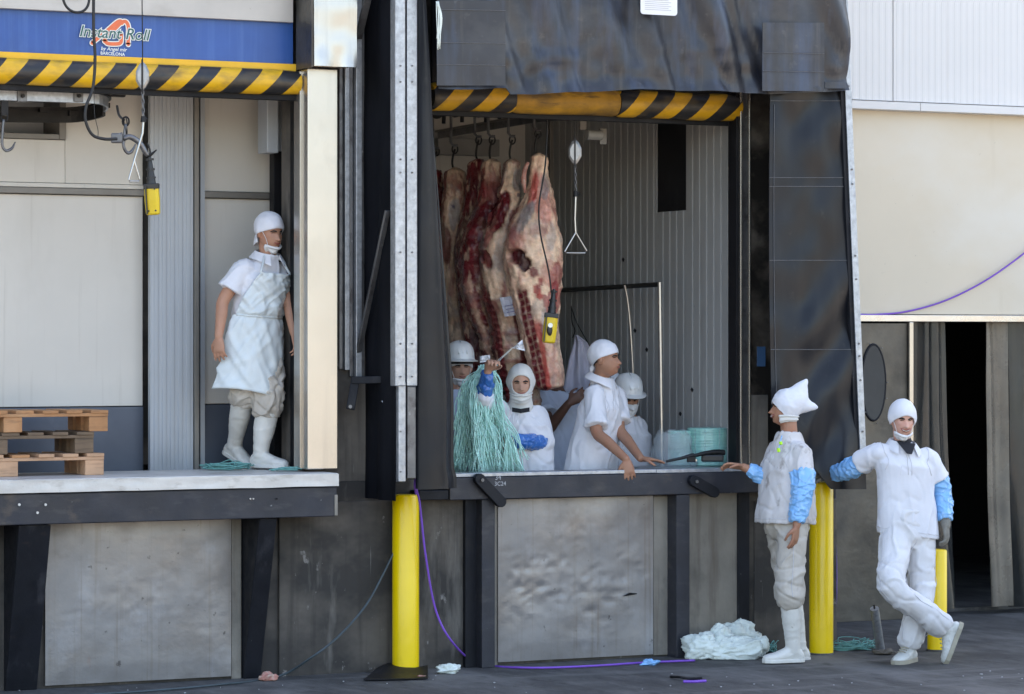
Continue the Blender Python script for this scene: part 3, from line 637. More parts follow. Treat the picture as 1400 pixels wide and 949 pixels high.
# right flap with diagonal folds, leaning out at the foot
def rf(px, py):
    return YS+.05-.07*max(0, py-100)/560
def rflap(u, v):
    py = 125+(669-125)*(1-v); xl = 1053+6*(py-125)/540-4*math.sin((py-125)/540*3.1); xr = 1158.5+24*(py)/640+1
    px = xl+(xr-xl)*u
    if py > 560:
        kk = (py-560)/109; pymax = 560+109*min(1, (u*1.55)**1.0+.05) ; py = min(py, pymax) if u < .62 else py
    d = (px-xl)*.75+(py-125)*.62
    dep = .7+.5*math.sin(py*.013+1)
    fold = .022*math.sin(d*.085)*dep*min(1, u*2.2)*math.exp(-max(0, py-480)/200)+.02*nz((px*.03, py*.012, 0), 1.4)
    fold += .05*math.exp(-((u-.75)/.25)**2)*max(0, (py-480)/190)
    return PY(px, py, rf(px, py)-fold)
part('right_flap', MB().slab(rflap, 40, 110, (0, .008, 0)), 'tarp_gloss', SH, smooth=75)
for py in (138, 243, 255, 356, 478):
    pts = []
    for k in range(21):
        v = 1-(py-125)/(669-125); p = Vector(rflap(k/20, v)); p.y -= .003; pts.append(p)
    part('seam', MB().tube(pts, .0024, 5), 'seam', SH)
pts = [Vector(rflap(.05, k/30)) for k in range(3, 30)]
part('seam', MB().tube([p+Vector((0, -.004, 0)) for p in pts], .0022, 5), 'seam', SH)
# galvanised angle on the right edge
a0, a1 = PY(1153, -30, rf(0, 0)-.01), PY(1180.5, 640, rf(0, 640)-.03)
ax = Vector((.028, 0, 0))
part('post', MB().obox((a0+a1)/2, (a1-a0)/2, (.024, 0, 0), (0, .006, 0)), 'galv', SH, bevel=.002)
for py in (10, 118, 232, 252, 350, 382, 470, 487, 520, 590):
    p = a0.lerp(a1, (py+30)/670)+Vector((.0, -.007, 0)); part('bolt', MB().tube([p, p+Vector((0,-.006,0))], .007, 6), 'dull_steel', SH)
part('post', MB().obox((a0+a1)/2+Vector((-.03, .1, 0)), (a1-a0)/2, (.02, 0, 0), (0, .09, 0)), 'black_steel', SH)
# right side sheet and roof sheet of the shelter
def sider(u, v):
    p = a0.lerp(a1, 1-v); y = p.y+.03+(-.01-p.y-.03)*u; return (p.x-.05+.01*nz((0, y, p.z), 2), y, p.z)
part('side_sheet', MB().slab(sider, 8, 24, (.006, 0, 0)), 'sheet_black', SH, smooth=60)
bx('roof_sheet', 'tarp_dark', XP(541, YS), XP(1160, YS)+.1, YS+.03, -.003, 4.9, 4.93, SH)
# paper notice on the top flap
SG = thing('notice', 'white notice with grey print fixed high on the black top flap', 'sign', PY(900, 20, YS-.10))
def rr(x0, x1, z0, z1, r):
    pts = []
    for cx_, cz_, a in ((x1-r, z1-r, 0), (x0+r, z1-r, 90), (x0+r, z0+r, 180), (x1-r, z0+r, 270)):
        for t in (0, 30, 60, 90): pts.append((cx_+r*math.cos(R(a+t)), cz_+r*math.sin(R(a+t))))
    return pts
ys = YS-.085; x0, x1 = XP(875.5, ys), XP(925.5, ys); z0 = ZP(900, 20.5, ys)
part('sheet', MB().prism(rr(x0, x1, z0, z0+.34, .02), 'y', ys-.004, ys), 'sign_white', SG)
for k in range(6):
    zz_ = z0+.03+.0125*k; part('print_line', MB().box(x0+.03, x1-.045-(k % 2)*.02, ys-.0055, ys-.0045, zz_, zz_+.0035), 'sign_grey', SG)
for k, wq in enumerate((.012, .02, .009, .022, .014, .018)): part('print_mark', MB().box(x0+.05+.027*k, x0+.05+.027*k+wq, ys-.0055, ys-.0045, z0+.104, z0+.15), 'sign_grey', SG)
# hanging pale rope at the shelter's top left
rp = MB()
for k in range(9):
    a = 599+random.uniform(-3, 3); rp.tube([PY(a, 2, YS-.085-random.random()*.015), PY(a+random.uniform(0, 6), 25, YS-.1), PY(a+random.uniform(0, 3), random.uniform(48, 72), YS-.09)], .003, 5, sub=4)
tag(rp.build('hanging_twine', MATS['bag'], smooth=180), 'frayed pale green twine hanging at top left of the black shelter', 'twine', kind='stuff')
# ---------------------------------------------------------- set-back cold store on the right
YC = 1.6
W = thing('cold_store', 'cream cold store with white ribbed upper wall and strip curtain doorway', 'building', (XP(1290, YC), YC, 0))
def bw(nm, m, x0, x1, y0, y1, z0, z1, bevel=.003): return bx(nm, m, x0, x1, y0, y1, z0, z1, W, bevel)
X0 = XE+.001; X9 = 12
hz = ZP(1290, 440, YC); dz0 = XP(1243, YC); dx1 = XP(1560, YC)
bw('wall', 'cream_wall', XP(1100, YC), X9, YC, YC+.3, hz+.055, 4.35)
corrugated('upper_panel', 'white_wall', W, (XP(1240, YC)-.8, YC-.09, 0), (1,0,0), XP(1221, YC-.09)-XP(1240, YC)+.8-.004, ZP(1290, 141, YC-.09), 8.6, (0,-1,0), .058, .002, th=.2)
corrugated('upper_panel', 'white_wall', W, (XP(1221, YC-.09)+.004, YC-.09, 0), (1,0,0), 5, ZP(1290, 141, YC-.09), 8.6, (0,-1,0), .058, .002, th=.2)
bw('flashing', 'white_wall', XP(1100, YC), XP(1245, YC), YC-.13, YC, ZP(1290, 153, YC-.13), ZP(1290, 142, YC-.13))
bw('flashing', 'white_wall', XP(1245, YC)+.003, X9, YC-.132, YC, ZP(1290, 153, YC-.13), ZP(1290, 142, YC-.13))
bw('door_header', 'stainless', XP(1100, YC), dx1, YC-.05, YC+.2, hz, hz+.05)
bw('door_leaf', 'brown_sheet', XP(1100, YC), XP(1237, YC), YC-.03, YC+.05, .0, hz-.012)
bw('door_jamb', 'stainless_pale', XP(1237, YC)+.004, dz0, YC-.06, YC+.1, .0, hz-.004)
bw('wall', 'cream_wall', dx1, X9, YC, YC+.3, 0, hz+.05)
pw = PY(1194, 523, YC-.032)
ring = [pw+Vector((math.cos(t)*.105, 0, math.sin(t)*.285)) for t in np.linspace(0, 2*math.pi, 33)]
wf = part('window_frame', MB().tube(ring, .011, 8, cap=False, flat=1), 'black_steel', W, smooth=60)
part('window_pane', MB().prism([(p.x, p.z) for p in ring[:-1]], 'y', YC-.04, YC-.028), 'dim_pane', W)
for k in range(0, 32, 5):
    p = pw+(ring[k]-pw)*1.1; part('bolt', MB().tube([p+Vector((0,-.012,0)), p+Vector((0,-.022,0))], .005, 6), 'dull_steel', wf)
# dark room behind the strips
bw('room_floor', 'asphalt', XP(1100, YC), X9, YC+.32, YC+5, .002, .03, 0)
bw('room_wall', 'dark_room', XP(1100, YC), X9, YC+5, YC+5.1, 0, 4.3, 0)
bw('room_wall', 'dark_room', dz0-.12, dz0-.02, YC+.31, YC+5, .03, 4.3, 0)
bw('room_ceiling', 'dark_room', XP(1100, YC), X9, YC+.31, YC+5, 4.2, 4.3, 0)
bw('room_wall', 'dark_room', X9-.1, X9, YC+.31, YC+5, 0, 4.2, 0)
# upper enclosure (roof block to the right)
bw('side_return', 'concrete', XE-.3, XE-.003, .41, YC-.15, 0, 8.6)
def strip(pa, pb, m, bot, lean, seed, y=YC+.06):
    xa_, xb_ = XP(pa, y), XP(pb, y)
    def f(u, v):
        z = ZP(1290, bot, y)+(hz-ZP(1290, bot, y))*v; q = (1-v)
        return (xa_+(xb_-xa_)*u+lean*q*q+.012*nz((u, seed, z), 1.5), y+.03*math.sin(u*5+seed)+.03*nz((u*2, seed, z*.6), 1.2)-.05*q*q*math.sin(u*3), z)
    return part('curtain_strip', MB().slab(f, 12, 40, (0, .005, 0)), m, W, smooth=70)
strip(1244, 1269, 'strip_pvc', 832, .07, 1, YC+.04); strip(1266, 1296, 'strip_pvc', 832, .09, 3)
strip(1345, 1377, 'strip_brown', 832, .05, 5); strip(1379, 1408, 'strip_pvc', 834, .02, 8)
strip(1430, 1465, 'strip_pvc', 834, .02, 9)
# ---------------------------------------------------------- bollards
def bollard(px, py_base, py_top, wpx, label):
    p = PZ(px, py_base); t = FPX*CH/(py_base-HY); r = wpx*t/FPX/2; h = CH-(py_top-HY)*t/FPX; p = p+FW*r; p.z = 0
    o = thing('bollard', label, 'bollard', p, 'yellow bollards along the dock')
    n = 36
    def ringz(rr_, z): return [(p.x+rr_*math.cos(2*math.pi*k/n), p.y+rr_*math.sin(2*math.pi*k/n), z) for k in range(n)]
    part('post', MB().loft([ringz(r, .0), ringz(r, h-.012), ringz(r-.004, h-.004), ringz(r-.012, h)]), 'bollard_yellow', o, smooth=30)
    part('base', MB().loft([ringz(r+.01, -.02), ringz(r+.008, .008), ringz(r+.001, .012)]), 'asphalt', o)
    return o, p, r, h
BO1 = bollard(554, 921, 677, 37, 'yellow steel bollard rising from a torn black sheet by the galvanized post')
BO2 = bollard(1124.5, 896, 660, 33, 'yellow steel bollard between the two standing workers with a hand on top')
BO3 = bollard(1283, 891, 752, 27, 'yellow steel bollard behind the crossed legs of the smiling worker')
# ---------------------------------------------------------- pallets
def pallet(px_right, y0, z0, ms, label, nz_, dy=0):
    x1 = XP(px_right, y0); L, Dp = 1.2, .42
    o = thing('pallet', label, 'pallet', (x1-L/2, y0+Dp/2, z0), 'wooden pallets stacked on the left dock')
    H_ = .132
    for i in range(3):
        for j in range(3):
            xx = (x1-.115-(L-.115)*i/2); yy = y0+(Dp-.1)*j/2
            part('block', MB().box(xx+random.uniform(-.006, 0), xx+.115, yy+.001*i, yy+.1, z0+.0005, z0+.092), random.choice(ms), o, bevel=.003)
    for j in range(3):
        yy = y0+(Dp-.1)*j/2; part('stringer_board', MB().box(x1-L-.003, x1+.001, yy-.003, yy+.103, z0+.0925, z0+.112), ms[0], o, bevel=.002)
    k = 0; xx = x1
    while xx > x1-L+.05:
        wd = .098 if k not in (0, 3) else .11
        part('deck_board', MB().box(xx-wd, xx, y0-.006+random.uniform(-.006, .004), y0+Dp, z0+.1125, z0+H_+random.uniform(-.002, .001)), random.choice(ms), o, bevel=.002); xx -= wd+.055; k += 1
    return H_
zp = 1.285
pallet(142, .04, zp, ['pallet_pale', 'pallet_pale', 'pallet_wood'], 'pale wooden pallet at the bottom of the stack of three', 0)
pallet(128, .07, zp+.133, ['pallet_grey'], 'weathered dark pallet in the middle of the stack', 0)
pallet(147.5, .05, zp+.266, ['pallet_wood'], 'orange wooden pallet on top of the stack of three', 0)
# ---------------------------------------------------------- overhead rail, left
RL = thing('overhead_rail', 'looped flat steel meat rail hanging under the left roll door', 'meat rail', PY(80, 130, -.3))
RY = .14; zra = ZP(80, 133, RY)
path = [Vector((-6, RY, zra))]+[Vector((XP(x, RY), RY, zra)) for x in (-60, 0, 60, 110)]
xc_ = XP(122, RY); rad_ = .28
for a in np.linspace(-80, 90, 18): path.append(Vector((xc_+.19*math.cos(R(a)), RY+rad_+rad_*math.sin(R(a)), zra-.03*(1+math.sin(R(a))))))
path.append(Vector((-6, RY+2*rad_, zra-.13)))
def flatbar(path, h, t):
    rings = []
    for i, p in enumerate(path):
        d = (path[min(i+1, len(path)-1)]-path[max(i-1, 0)]).normalized(); nn = d.cross(UP).normalized()*t/2
        rings.append([p-nn-UP*h/2, p+nn-UP*h/2, p+nn+UP*h/2, p-nn+UP*h/2])
    return MB().loft(rings)
part('rail', flatbar(path[:14], .062, .014), 'galv', RL, bevel=.002)
part('back_rail', flatbar([p-UP*.012 for p in path[13:]], .085, .02), 'dark_iron', RL, bevel=.002)
part('flange', flatbar([p+UP*.036 for p in path], .012, .05), 'dark_iron', RL)
for px in (30, 107):
    p = PY(px, 127, RY-.01)
    part('clamp', MB().box(p.x-.03, p.x+.03, p.y-.012, p.y+.03, p.z-.055, p.z+.05), 'dull_steel', RL, bevel=.004)
    part('clamp_bolt', MB().tube([p+Vector((.0, -.01, -.02)), p+Vector((0, -.03, -.02))], .012, 6), 'dark_iron', RL)
    part('hanger', MB().box(p.x-.02, p.x+.02, p.y+.005, p.y+.02, p.z+.05, p.z+.3), 'dull_steel', RL)
for px, py in ((60, 152), (143, 146), (100, 157)):
    p = PY(px, py-1, .66 if px != 143 else .5); part('rail_lug', MB().box(p.x-.03, p.x+.03, p.y-.02, p.y+.02, p.z-.012, p.z+.02), 'dark_iron', RL)
p = PY(162, 128, RY+.2); part('switch_lever', MB().box(p.x-.06, p.x+.05, p.y, p.y+.05, p.z-.02, p.z+.06), 'dark_iron', RL, bevel=.008)
part('switch_rod', MB().tube([PY(160, 145, .12), PY(163, 158, .05), PY(170, 164, -.02)], .008, 6, sub=4), 'dull_steel', RL)
# ---------------------------------------------------------- hooks, hoists, pendants
def chain(mb, p, q, r=.010, wire=.0032):
    p, q = Vector(p), Vector(q); L = (q-p).length; n = max(1, round(L/(r*2.6))); d = (q-p).normalized(); a = d.orthogonal().normalized(); b_ = d.cross(a)
    for i in range(n):
        c = p.lerp(q, (i+.5)/n); s = a if i % 2 else b_; l = L/n*.72
        mb.tube([c+d*l*math.cos(t)+s*r*.75*math.sin(t) for t in np.linspace(0, 2*math.pi, 11)], wire, 5, cap=False)
def hoist(px, y_top, Y, pts, label, nm='hoist'):
    # rope, block, chain and a triangular handle
    (bx0, by0, by1), (cy1), (hy0), (tx, ty0, ty1, tw) = pts
    base = PY(px, ty1, Y); o = thing('chain_hoist', label, 'hoist', base, 'hoists hanging in the doorways')
    part('rope', MB().tube([PY(px-1, y_top, Y), PY(px, by0, Y)], .0035, 6), 'dark_iron', o)
    c = PY(px, (by0+by1)/2, Y); hh = (by1-by0)/2*TY(px, Y)/FPX; ww = 9*TY(px, Y)/FPX
    a_ = RT; poly = [c+a_*x+UP*z for x, z in ((0, hh), (ww*.55, hh*.75), (ww, hh*.3), (ww, -hh*.35), (ww*.45, -hh*.8), (0, -hh), (-ww*.45, -hh*.8), (-ww, -hh*.35), (-ww, hh*.3), (-ww*.55, hh*.75))]
    n = len(poly); f_ = FW*.018; inner = [c+(p-c)*.72 for p in poly]
    part('block', MB().loft([[p+f_ for p in inner], [p+f_*.6 for p in poly], [p-f_*.6 for p in poly], [p-f_ for p in inner]]), 'block_metal', o, bevel=.002)
    part('block_strap', MB().bar(c+UP*hh*1.12-FW*.02, c-UP*hh*1.12-FW*.02, .014, .01, RT), 'dark_iron', o)
    ch = MB(); chain(ch, PY(px, by1, Y), PY(px+1, cy1, Y), .010); part('chain', ch, 'dull_steel', o, smooth=60)
    part('swivel', MB().tube([PY(px+1, cy1-1, Y)-UP*.0, PY(px+1, cy1+7, Y)], [.014, .018], 10), 'dark_iron', o)
    part('knob', MB().ell(PY(px+4, cy1+3, Y), (.013,)*3, None, 10, 6), 'dark_iron', o)
    tri = [PY(tx, ty0, Y), PY(tx-tw*.5, ty1-2, Y), PY(tx-tw*.42, ty1, Y), PY(tx+tw*.42, ty1, Y), PY(tx+tw*.5, ty1-3, Y), PY(tx, ty0, Y)]
    part('rod', MB().tube([PY(px+1, cy1+7, Y), PY(px+(0 if px > 500 else 0), hy0, Y), PY(tx, ty0, Y)], .0075, 8), 'chrome', o, smooth=60)
    part('handle', MB().tube(tri, .0062, 8), 'chrome', o, smooth=60)
    return o
hoist(195, -25, -.55, ((0, 84, 124), 160, 182, (183.5, 220, 248, 15)), 'chain hoist with silver block and small triangle handle before the blue banner')
hoist(786, 128, .12, ((0, 190, 226), 262, 300, (787, 318, 346, 30)), 'chain hoist with silver block and wide triangle handle in the right doorway')
def hook(nm, pts, r, label, top=None, group='loose meat hooks on the left rail'):
    o = thing('meat_hook', label, 'meat hook', pts[-1], group)
    part('hook', MB().tube(pts, [r]*(len(pts)-1)+[r*.4], 8, sub=5), 'dull_steel', o, smooth=180)
    if top:
        part('eye', MB().tube([Vector(top)+RT*.02*math.cos(t)+UP*.028*math.sin(t) for t in np.linspace(0, 2*math.pi, 13)], .006, 6, cap=False), 'dark_iron', o, smooth=180)
    return o
Yh = .12
o = hook('h', [PY(x, y, Yh) for x, y in ((5, 163), (3.5, 180), (3, 198), (8, 206), (16, 203), (21, 194))], .009, 'dark steel hook hanging at far left below the rail', PY(6, 160, Yh))
part('hanger_strap', MB().box(PY(6, 140, Yh).x-.022, PY(6, 140, Yh).x+.022, Yh-.01, Yh+.01, ZP(6, 158, Yh), ZP(6, 138, Yh)), 'dark_iron', o)
Yh = -.1
o = hook('h', [PY(x, y, Yh) for x, y in ((172, 170), (170, 186), (169, 200), (174, 209), (180, 207), (185.5, 197))], .010, 'dark hook on a short chain beside the silver control arm', PY(172, 166, Yh))
ch = MB(); chain(ch, PY(171, 162, Yh), PY(173, 182, Yh), .014, .004); part('chain', ch, 'dark_iron', o, smooth=60)
def pendant(cab, body_top, body_bot, wpx, tilt, Y, label, m='cable', sock=None, extra=None, r=.006):
    o = thing('control_pendant', label, 'hoist control', PY(*body_bot, Y), 'yellow hoist control pendants')
    part('cable', MB().tube([PY(a, b_, Y+(c if len(k) > 2 else 0)) if False else PY(k[0], k[1], Y+(k[2] if len(k) > 2 else 0)) for k in cab for a, b_, c in [(*k[:2], 0)]], r, 8, sub=6), m, o, smooth=180)
    t_, b_ = PY(*body_top, Y), PY(*body_bot, Y); ax_ = (b_-t_); L = ax_.length; d = ax_.normalized(); sx = (RT-d*RT.dot(d)).normalized(); fx = d.cross(sx); w_ = wpx/2*TY(body_top[0], Y)/FPX
    c = (t_+b_)/2; rings = []
    for q, s in ((-1, .82), (-.93, 1), (.0, 1.06), (.9, .98), (1, .8)):
        cc = c+d*L/2*q; a, e = w_*s, w_*.85*s
        rings.append([cc+sx*x*a+fx*y*e for x, y in ((-1, -.6), (-.6, -1), (.6, -1), (1, -.6), (1, .6), (.6, 1), (-.6, 1), (-1, .6))])
    part('case', MB().loft(rings), 'pendant_yellow', o, bevel=.004)
    rb = []; 
    part('boot', MB().tube([t_-d*.17, t_-d*.12, t_-d*.08, t_-d*.03, t_+d*.004], [.009, .016, .02, .026, .03], 12), 'black_plastic', o, smooth=40)
    for q in (.16, .10, .05): part('boot_rib', MB().tube([t_-d*(q), t_-d*(q-.012)], .026-.05*q+.006, 12), 'black_plastic', o)
    part('collar', MB().obox(t_+d*.008, sx*w_*1.08, fx*w_*.9, d*.016), 'black_plastic', o, bevel=.004)
    part('seam', MB().obox(c-sx*w_*.72+fx*(-w_*.72 if fx.dot(FW) > 0 else w_*.72), sx*.004, fx*.03, d*L*.47), 'black_plastic', o)
    fs = -1 if fx.dot(FW) > 0 else 1
    return o, c, d, sx, fx*fs, w_, L
o, c, d, sx, fx, w_, L = pendant([(201, 196), (205, 205), (206, 220), (207, 234)], (207, 253), (209.5, 294), 19, 0, -.4, 'yellow control pendant hanging from a silver arm in the left doorway')
for q, s in ((-.36, .5), (.36, -.5), (.36, .5)): part('screw', MB().tube([c+d*L*q+sx*w_*s+fx*w_*.84, c+d*L*q+sx*w_*s+fx*(w_*.84+.006)], .006, 6), 'black_plastic', o)
arm = part('arm', MB().tube([PY(x, y, -.4) for x, y in ((168, 190), (176, 187), (184, 190), (192, 197), (198, 207), (202, 213))], [.016, .017, .018, .018, .017, .012], 10, sub=4), 'dull_steel', o, smooth=180)
part('arm_clamp', MB().obox(PY(160, 189, -.4), RT*.035, FW*.02, UP*.03), 'dull_steel', arm, bevel=.008)
part('arm_clamp', MB().bar(PY(162, 184, -.4), PY(167, 182, -.4), .012, .012), 'dull_steel', arm)
part('arm_tip', MB().tube([PY(202, 213, -.4), PY(207, 211, -.4), PY(214, 205, -.4)], [.010, .009, .004], 8, sub=3), 'dark_iron', arm, smooth=180)
cb = MB().tube([PY(x, y, -.6) for x, y in ((128, -20), (128, 40), (130, 80), (127, 120), (118, 145), (117, 165), (126, 184), (142, 190), (160, 190))], .0095, 10, sub=6)
tag(cb.build('power_cable', MATS['cable'], smooth=180), 'thick black cable hanging over the blue banner to the silver arm', 'cable')
cb = MB().tube([PY(x, y, -.62) for x, y in ((84, -8), (90, 8), (100, 16), (112, 16), (120, 8), (123, -8))], .008, 10, sub=6)
tag(cb.build('power_cable', MATS['cable'], smooth=180), 'black cable loop dipping over the top of the blue banner', 'cable')
cb = MB().tube([PY(x, y, -.5) for x, y in ((128, 80), (129, 150), (131, 165), (134, 178), (134, 188))], .0022, 6, sub=5)
tag(cb.build('thin_cord', MATS['cable'], smooth=180), 'thin dark cord dangling beside the thick black cable', 'cord')
o, c, d, sx, fx, w_, L = pendant([(748.5, 125), (748, 180), (745, 230), (737, 280), (739, 320), (750, 370), (755, 410)], (754, 430), (750, 469), 18, 0, .3, 'yellow control pendant with a silver knob in front of the hanging beef')
part('knob', MB().tube([c-d*.02+fx*w_*.8, c-d*.02+fx*(w_*.8+.02)], .016, 12), 'chrome', o, smooth=40)
part('knob_plate', MB().ell(c+fx*w_*.86+d*.012, (.022, .012, .04), None, 12, 8), 'black_plastic', o, smooth=180)
# rail switchgear in the right room
RR = thing('overhead_rail', 'flat steel meat rail curving overhead in the right doorway', 'meat rail', PY(830, 160, .6))
zq = ZP(840, 160, .55)
pth = [PY(904, 163, .62), PY(890, 160, .55), PY(850, 158, .55), PY(795, 157, .6), PY(740, 163, .9), PY(690, 172, 1.5), PY(640, 185, 2.2), PY(600, 196, 2.8)]
for p in pth: p.z = zq
pth = catmull(pth, 5)
part('rail', flatbar(pth, .05, .02), 'dull_steel', RR); part('flange', flatbar([p+UP*.03 for p in pth], .014, .06), 'rail_grey', RR)
p = PY(795, 166, .55); part('bracket', MB().box(p.x-.025, p.x+.025, p.y-.03, p.y, p.z-.06, p.z+.12), 'rail_grey', RR, bevel=.004)
part('roller', MB().tube([PY(802, 184, .5), PY(822, 185, .5)], [.035, .035], 14), 'ceil_panel', RR, smooth=40)
part('bracket', MB().box(PY(824, 190, .5).x-.02, PY(824, 190, .5).x+.03, .5, .52, PY(824, 197, .5).z, PY(824, 176, .5).z), 'rail_grey', RR)
# pipe frame
PF = thing('guard_rail', 'thin steel pipe frame standing inside the right doorway', 'guard rail', PY(903, 640, .55))
c1 = PY(902, 388, .55); c1.z = ZP(902, 388, .55)
pf = [PY(904, 660, .55), PY(903, 480, .55), PY(902.5, 392, .55), c1+Vector((0, .02, .012)), PY(895, 389, .75), PY(770, 396, 2.6), PY(740, 397, 3.1)]
part('upright', MB().tube([PY(905.5, 660, .55), PY(902, 386, .55)], .0155, 12), 'chrome', PF, smooth=60)
part('top_bar', MB().tube([PY(901, 389, .57), PY(765, 397, 2.75)], .017, 12), 'dark_iron', PF, smooth=60)
part('brace', MB().tube([PY(854, 390, 1.2), PY(858, 410, 1.2), PY(862, 450, 1.2), PY(866, 520, 1.2), PY(867, 560, 1.2)], .0105, 8, sub=5), 'chrome', PF, smooth=60)
# ================================================================== PEOPLE
def head_r(D):
    """radius of the head (metres) for unit directions D (n,3): x right, y forward, z up"""
    D = np.asarray(D, float)
    def ray(c, r):
        c = np.array(c); r = np.array(r); d = D/r; o = -c/r
        a = (d*d).sum(1); b = (d*o).sum(1); k = (o*o).sum()-1
        return (-b+np.sqrt(np.maximum(b*b-a*k, 0)))/a
    r1 = ray((0, -.016, .030), (.0765, .098, .088)); r2 = ray((0, .026, -.038), (.058, .066, .080)); r3 = ray((0, .0, -.03), (.066, .07, .07))
    p = 14
    r = (r1**p+r2**p+r3**p)**(1/p)*.985
    az = np.arctan2(D[:, 0], D[:, 1]); el = np.arcsin(np.clip(D[:, 2], -1, 1)); A = np.abs(az)
    def G(a0, e0, sa, se): return np.exp(-((az-a0)/sa)**2-((el-e0)/se)**2)
    def G2(a0, e0, sa, se): return np.exp(-((A-a0)/sa)**2-((el-e0)/se)**2)
    r = r+.026*G(0, -.33, .13, .085)+.013*G(0, -.17, .095, .14)+.006*G2(.16, -.36, .07, .05)
    r = r+.006*G2(.24, .17, .2, .07)-.011*G2(.36, .02, .15, .085)+.006*G2(.62, -.18, .22, .13)
    r = r+.006*G(0, -.58, .25, .06)-.005*G(0, -.585, .24, .014)-.004*G(0, -.72, .25, .05)+.008*G(0, -.90, .25, .10)+.003*G(0,-.47,.08,.05)
    return r
class Head:
    def __init__(s, c, yaw, pitch=0, roll=0, size=1.0):
        f = -FW*math.cos(R(yaw))+RT*math.sin(R(yaw)); f2 = f*math.cos(R(pitch))+UP*math.sin(R(pitch)); u2 = UP*math.cos(R(pitch))-f*math.sin(R(pitch))
        x = f2.cross(u2); cr, sr = math.cos(R(roll)), math.sin(R(roll))
        s.x, s.y, s.z = x*cr+u2*sr, f2, u2*cr-x*sr; s.c = Vector(c); s.k = size
    def w(s, p): return s.c+(s.x*p[0]+s.y*p[1]+s.z*p[2])*s.k
    def sp(s, az, el, off=0):
        d = np.array([[math.sin(az)*math.cos(el), math.cos(az)*math.cos(el), math.sin(el)]]); r = head_r(d)[0]+off
        return s.w(d[0]*r)
    def skull(s, mb, nu=72, nv=52):
        rings = []
        for j in range(1, nv):
            e = -math.pi/2+math.pi*j/nv; a = np.linspace(0, 2*math.pi, nu, endpoint=False)
            D = np.stack([np.sin(a)*math.cos(e), np.cos(a)*math.cos(e), np.full(nu, math.sin(e))], 1); r = head_r(D)
            rings.append([s.w(D[i]*r[i]) for i in range(nu)])
        mb.loft(rings)
        for sg in (-1, 1):
            M = Matrix((s.x, s.y, s.z)).transposed(); M2 = M @ Matrix.Rotation(sg*R(-18), 3, 'Z') @ Matrix.Rotation(R(-10), 3, 'X')
            mb.ell(s.w((sg*.077, -.012, -.006)), (.011*s.k, .021*s.k, .033*s.k), M2, 12, 8)
    def shell(s, pole, rho1, off, rho0=0.0, nu=48, nv=16, th=.004, fold=0.0, shape=None, seed=0):
        """cloth over the head: polar patch round a local pole; rho1, off callables of (psi, t)"""
        p = Vector(pole).normalized(); a = (Vector((1,0,0)) if abs(p.x) < .8 else Vector((0,1,0))); a = (a-p*a.dot(p)).normalized(); b = p.cross(a)
        mb = MB(); rings = []
        for j in range(nv+1):
            t = j/nv; row = []
            ds = []
            for i in range(nu):
                ps = 2*math.pi*i/nu; e0 = rho0(ps) if callable(rho0) else rho0; e1 = rho1(ps) if callable(rho1) else rho1
                rho = max(e0+(e1-e0)*t, .004); ds.append(p*math.cos(rho)+(a*math.cos(ps)+b*math.sin(ps))*math.sin(rho))
            rr = head_r(np.array([tuple(d) for d in ds]))
            ez = [.013*math.exp(-((abs(math.atan2(d.x, d.y))-1.66)/.36)**2-(math.asin(max(-1, min(1, d.z)))/.40)**2) for d in ds]; rr = rr+np.array(ez)
            for i in range(nu):
                ps = 2*math.pi*i/nu; o = off(ps, t) if callable(off) else off
                d = ds[i]; q = d*(rr[i]+o)
                if shape: q = shape(q, ps, t, d)
                if fold: q = q+d*fold*(noise.noise(Vector((q.x*22+seed, q.y*22, q.z*22)))+.5*noise.noise(Vector((q.x*50+seed, q.y*50, q.z*50))))
                row.append(q)
            rings.append(row)
        inner = [[q-q.normalized()*th for q in rings[-1]], [q-q.normalized()*(th+.006) for q in rings[-2]]]
        outer = [[s.w(q) for q in r] for r in rings+inner]
        if rho0:
            first = [[s.w(q-q.normalized()*(th+.006)) for q in rings[1]], [s.w(q-q.normalized()*th) for q in rings[0]]]
            outer = first+outer
        mb.loft(outer, cap=False)
        return mb
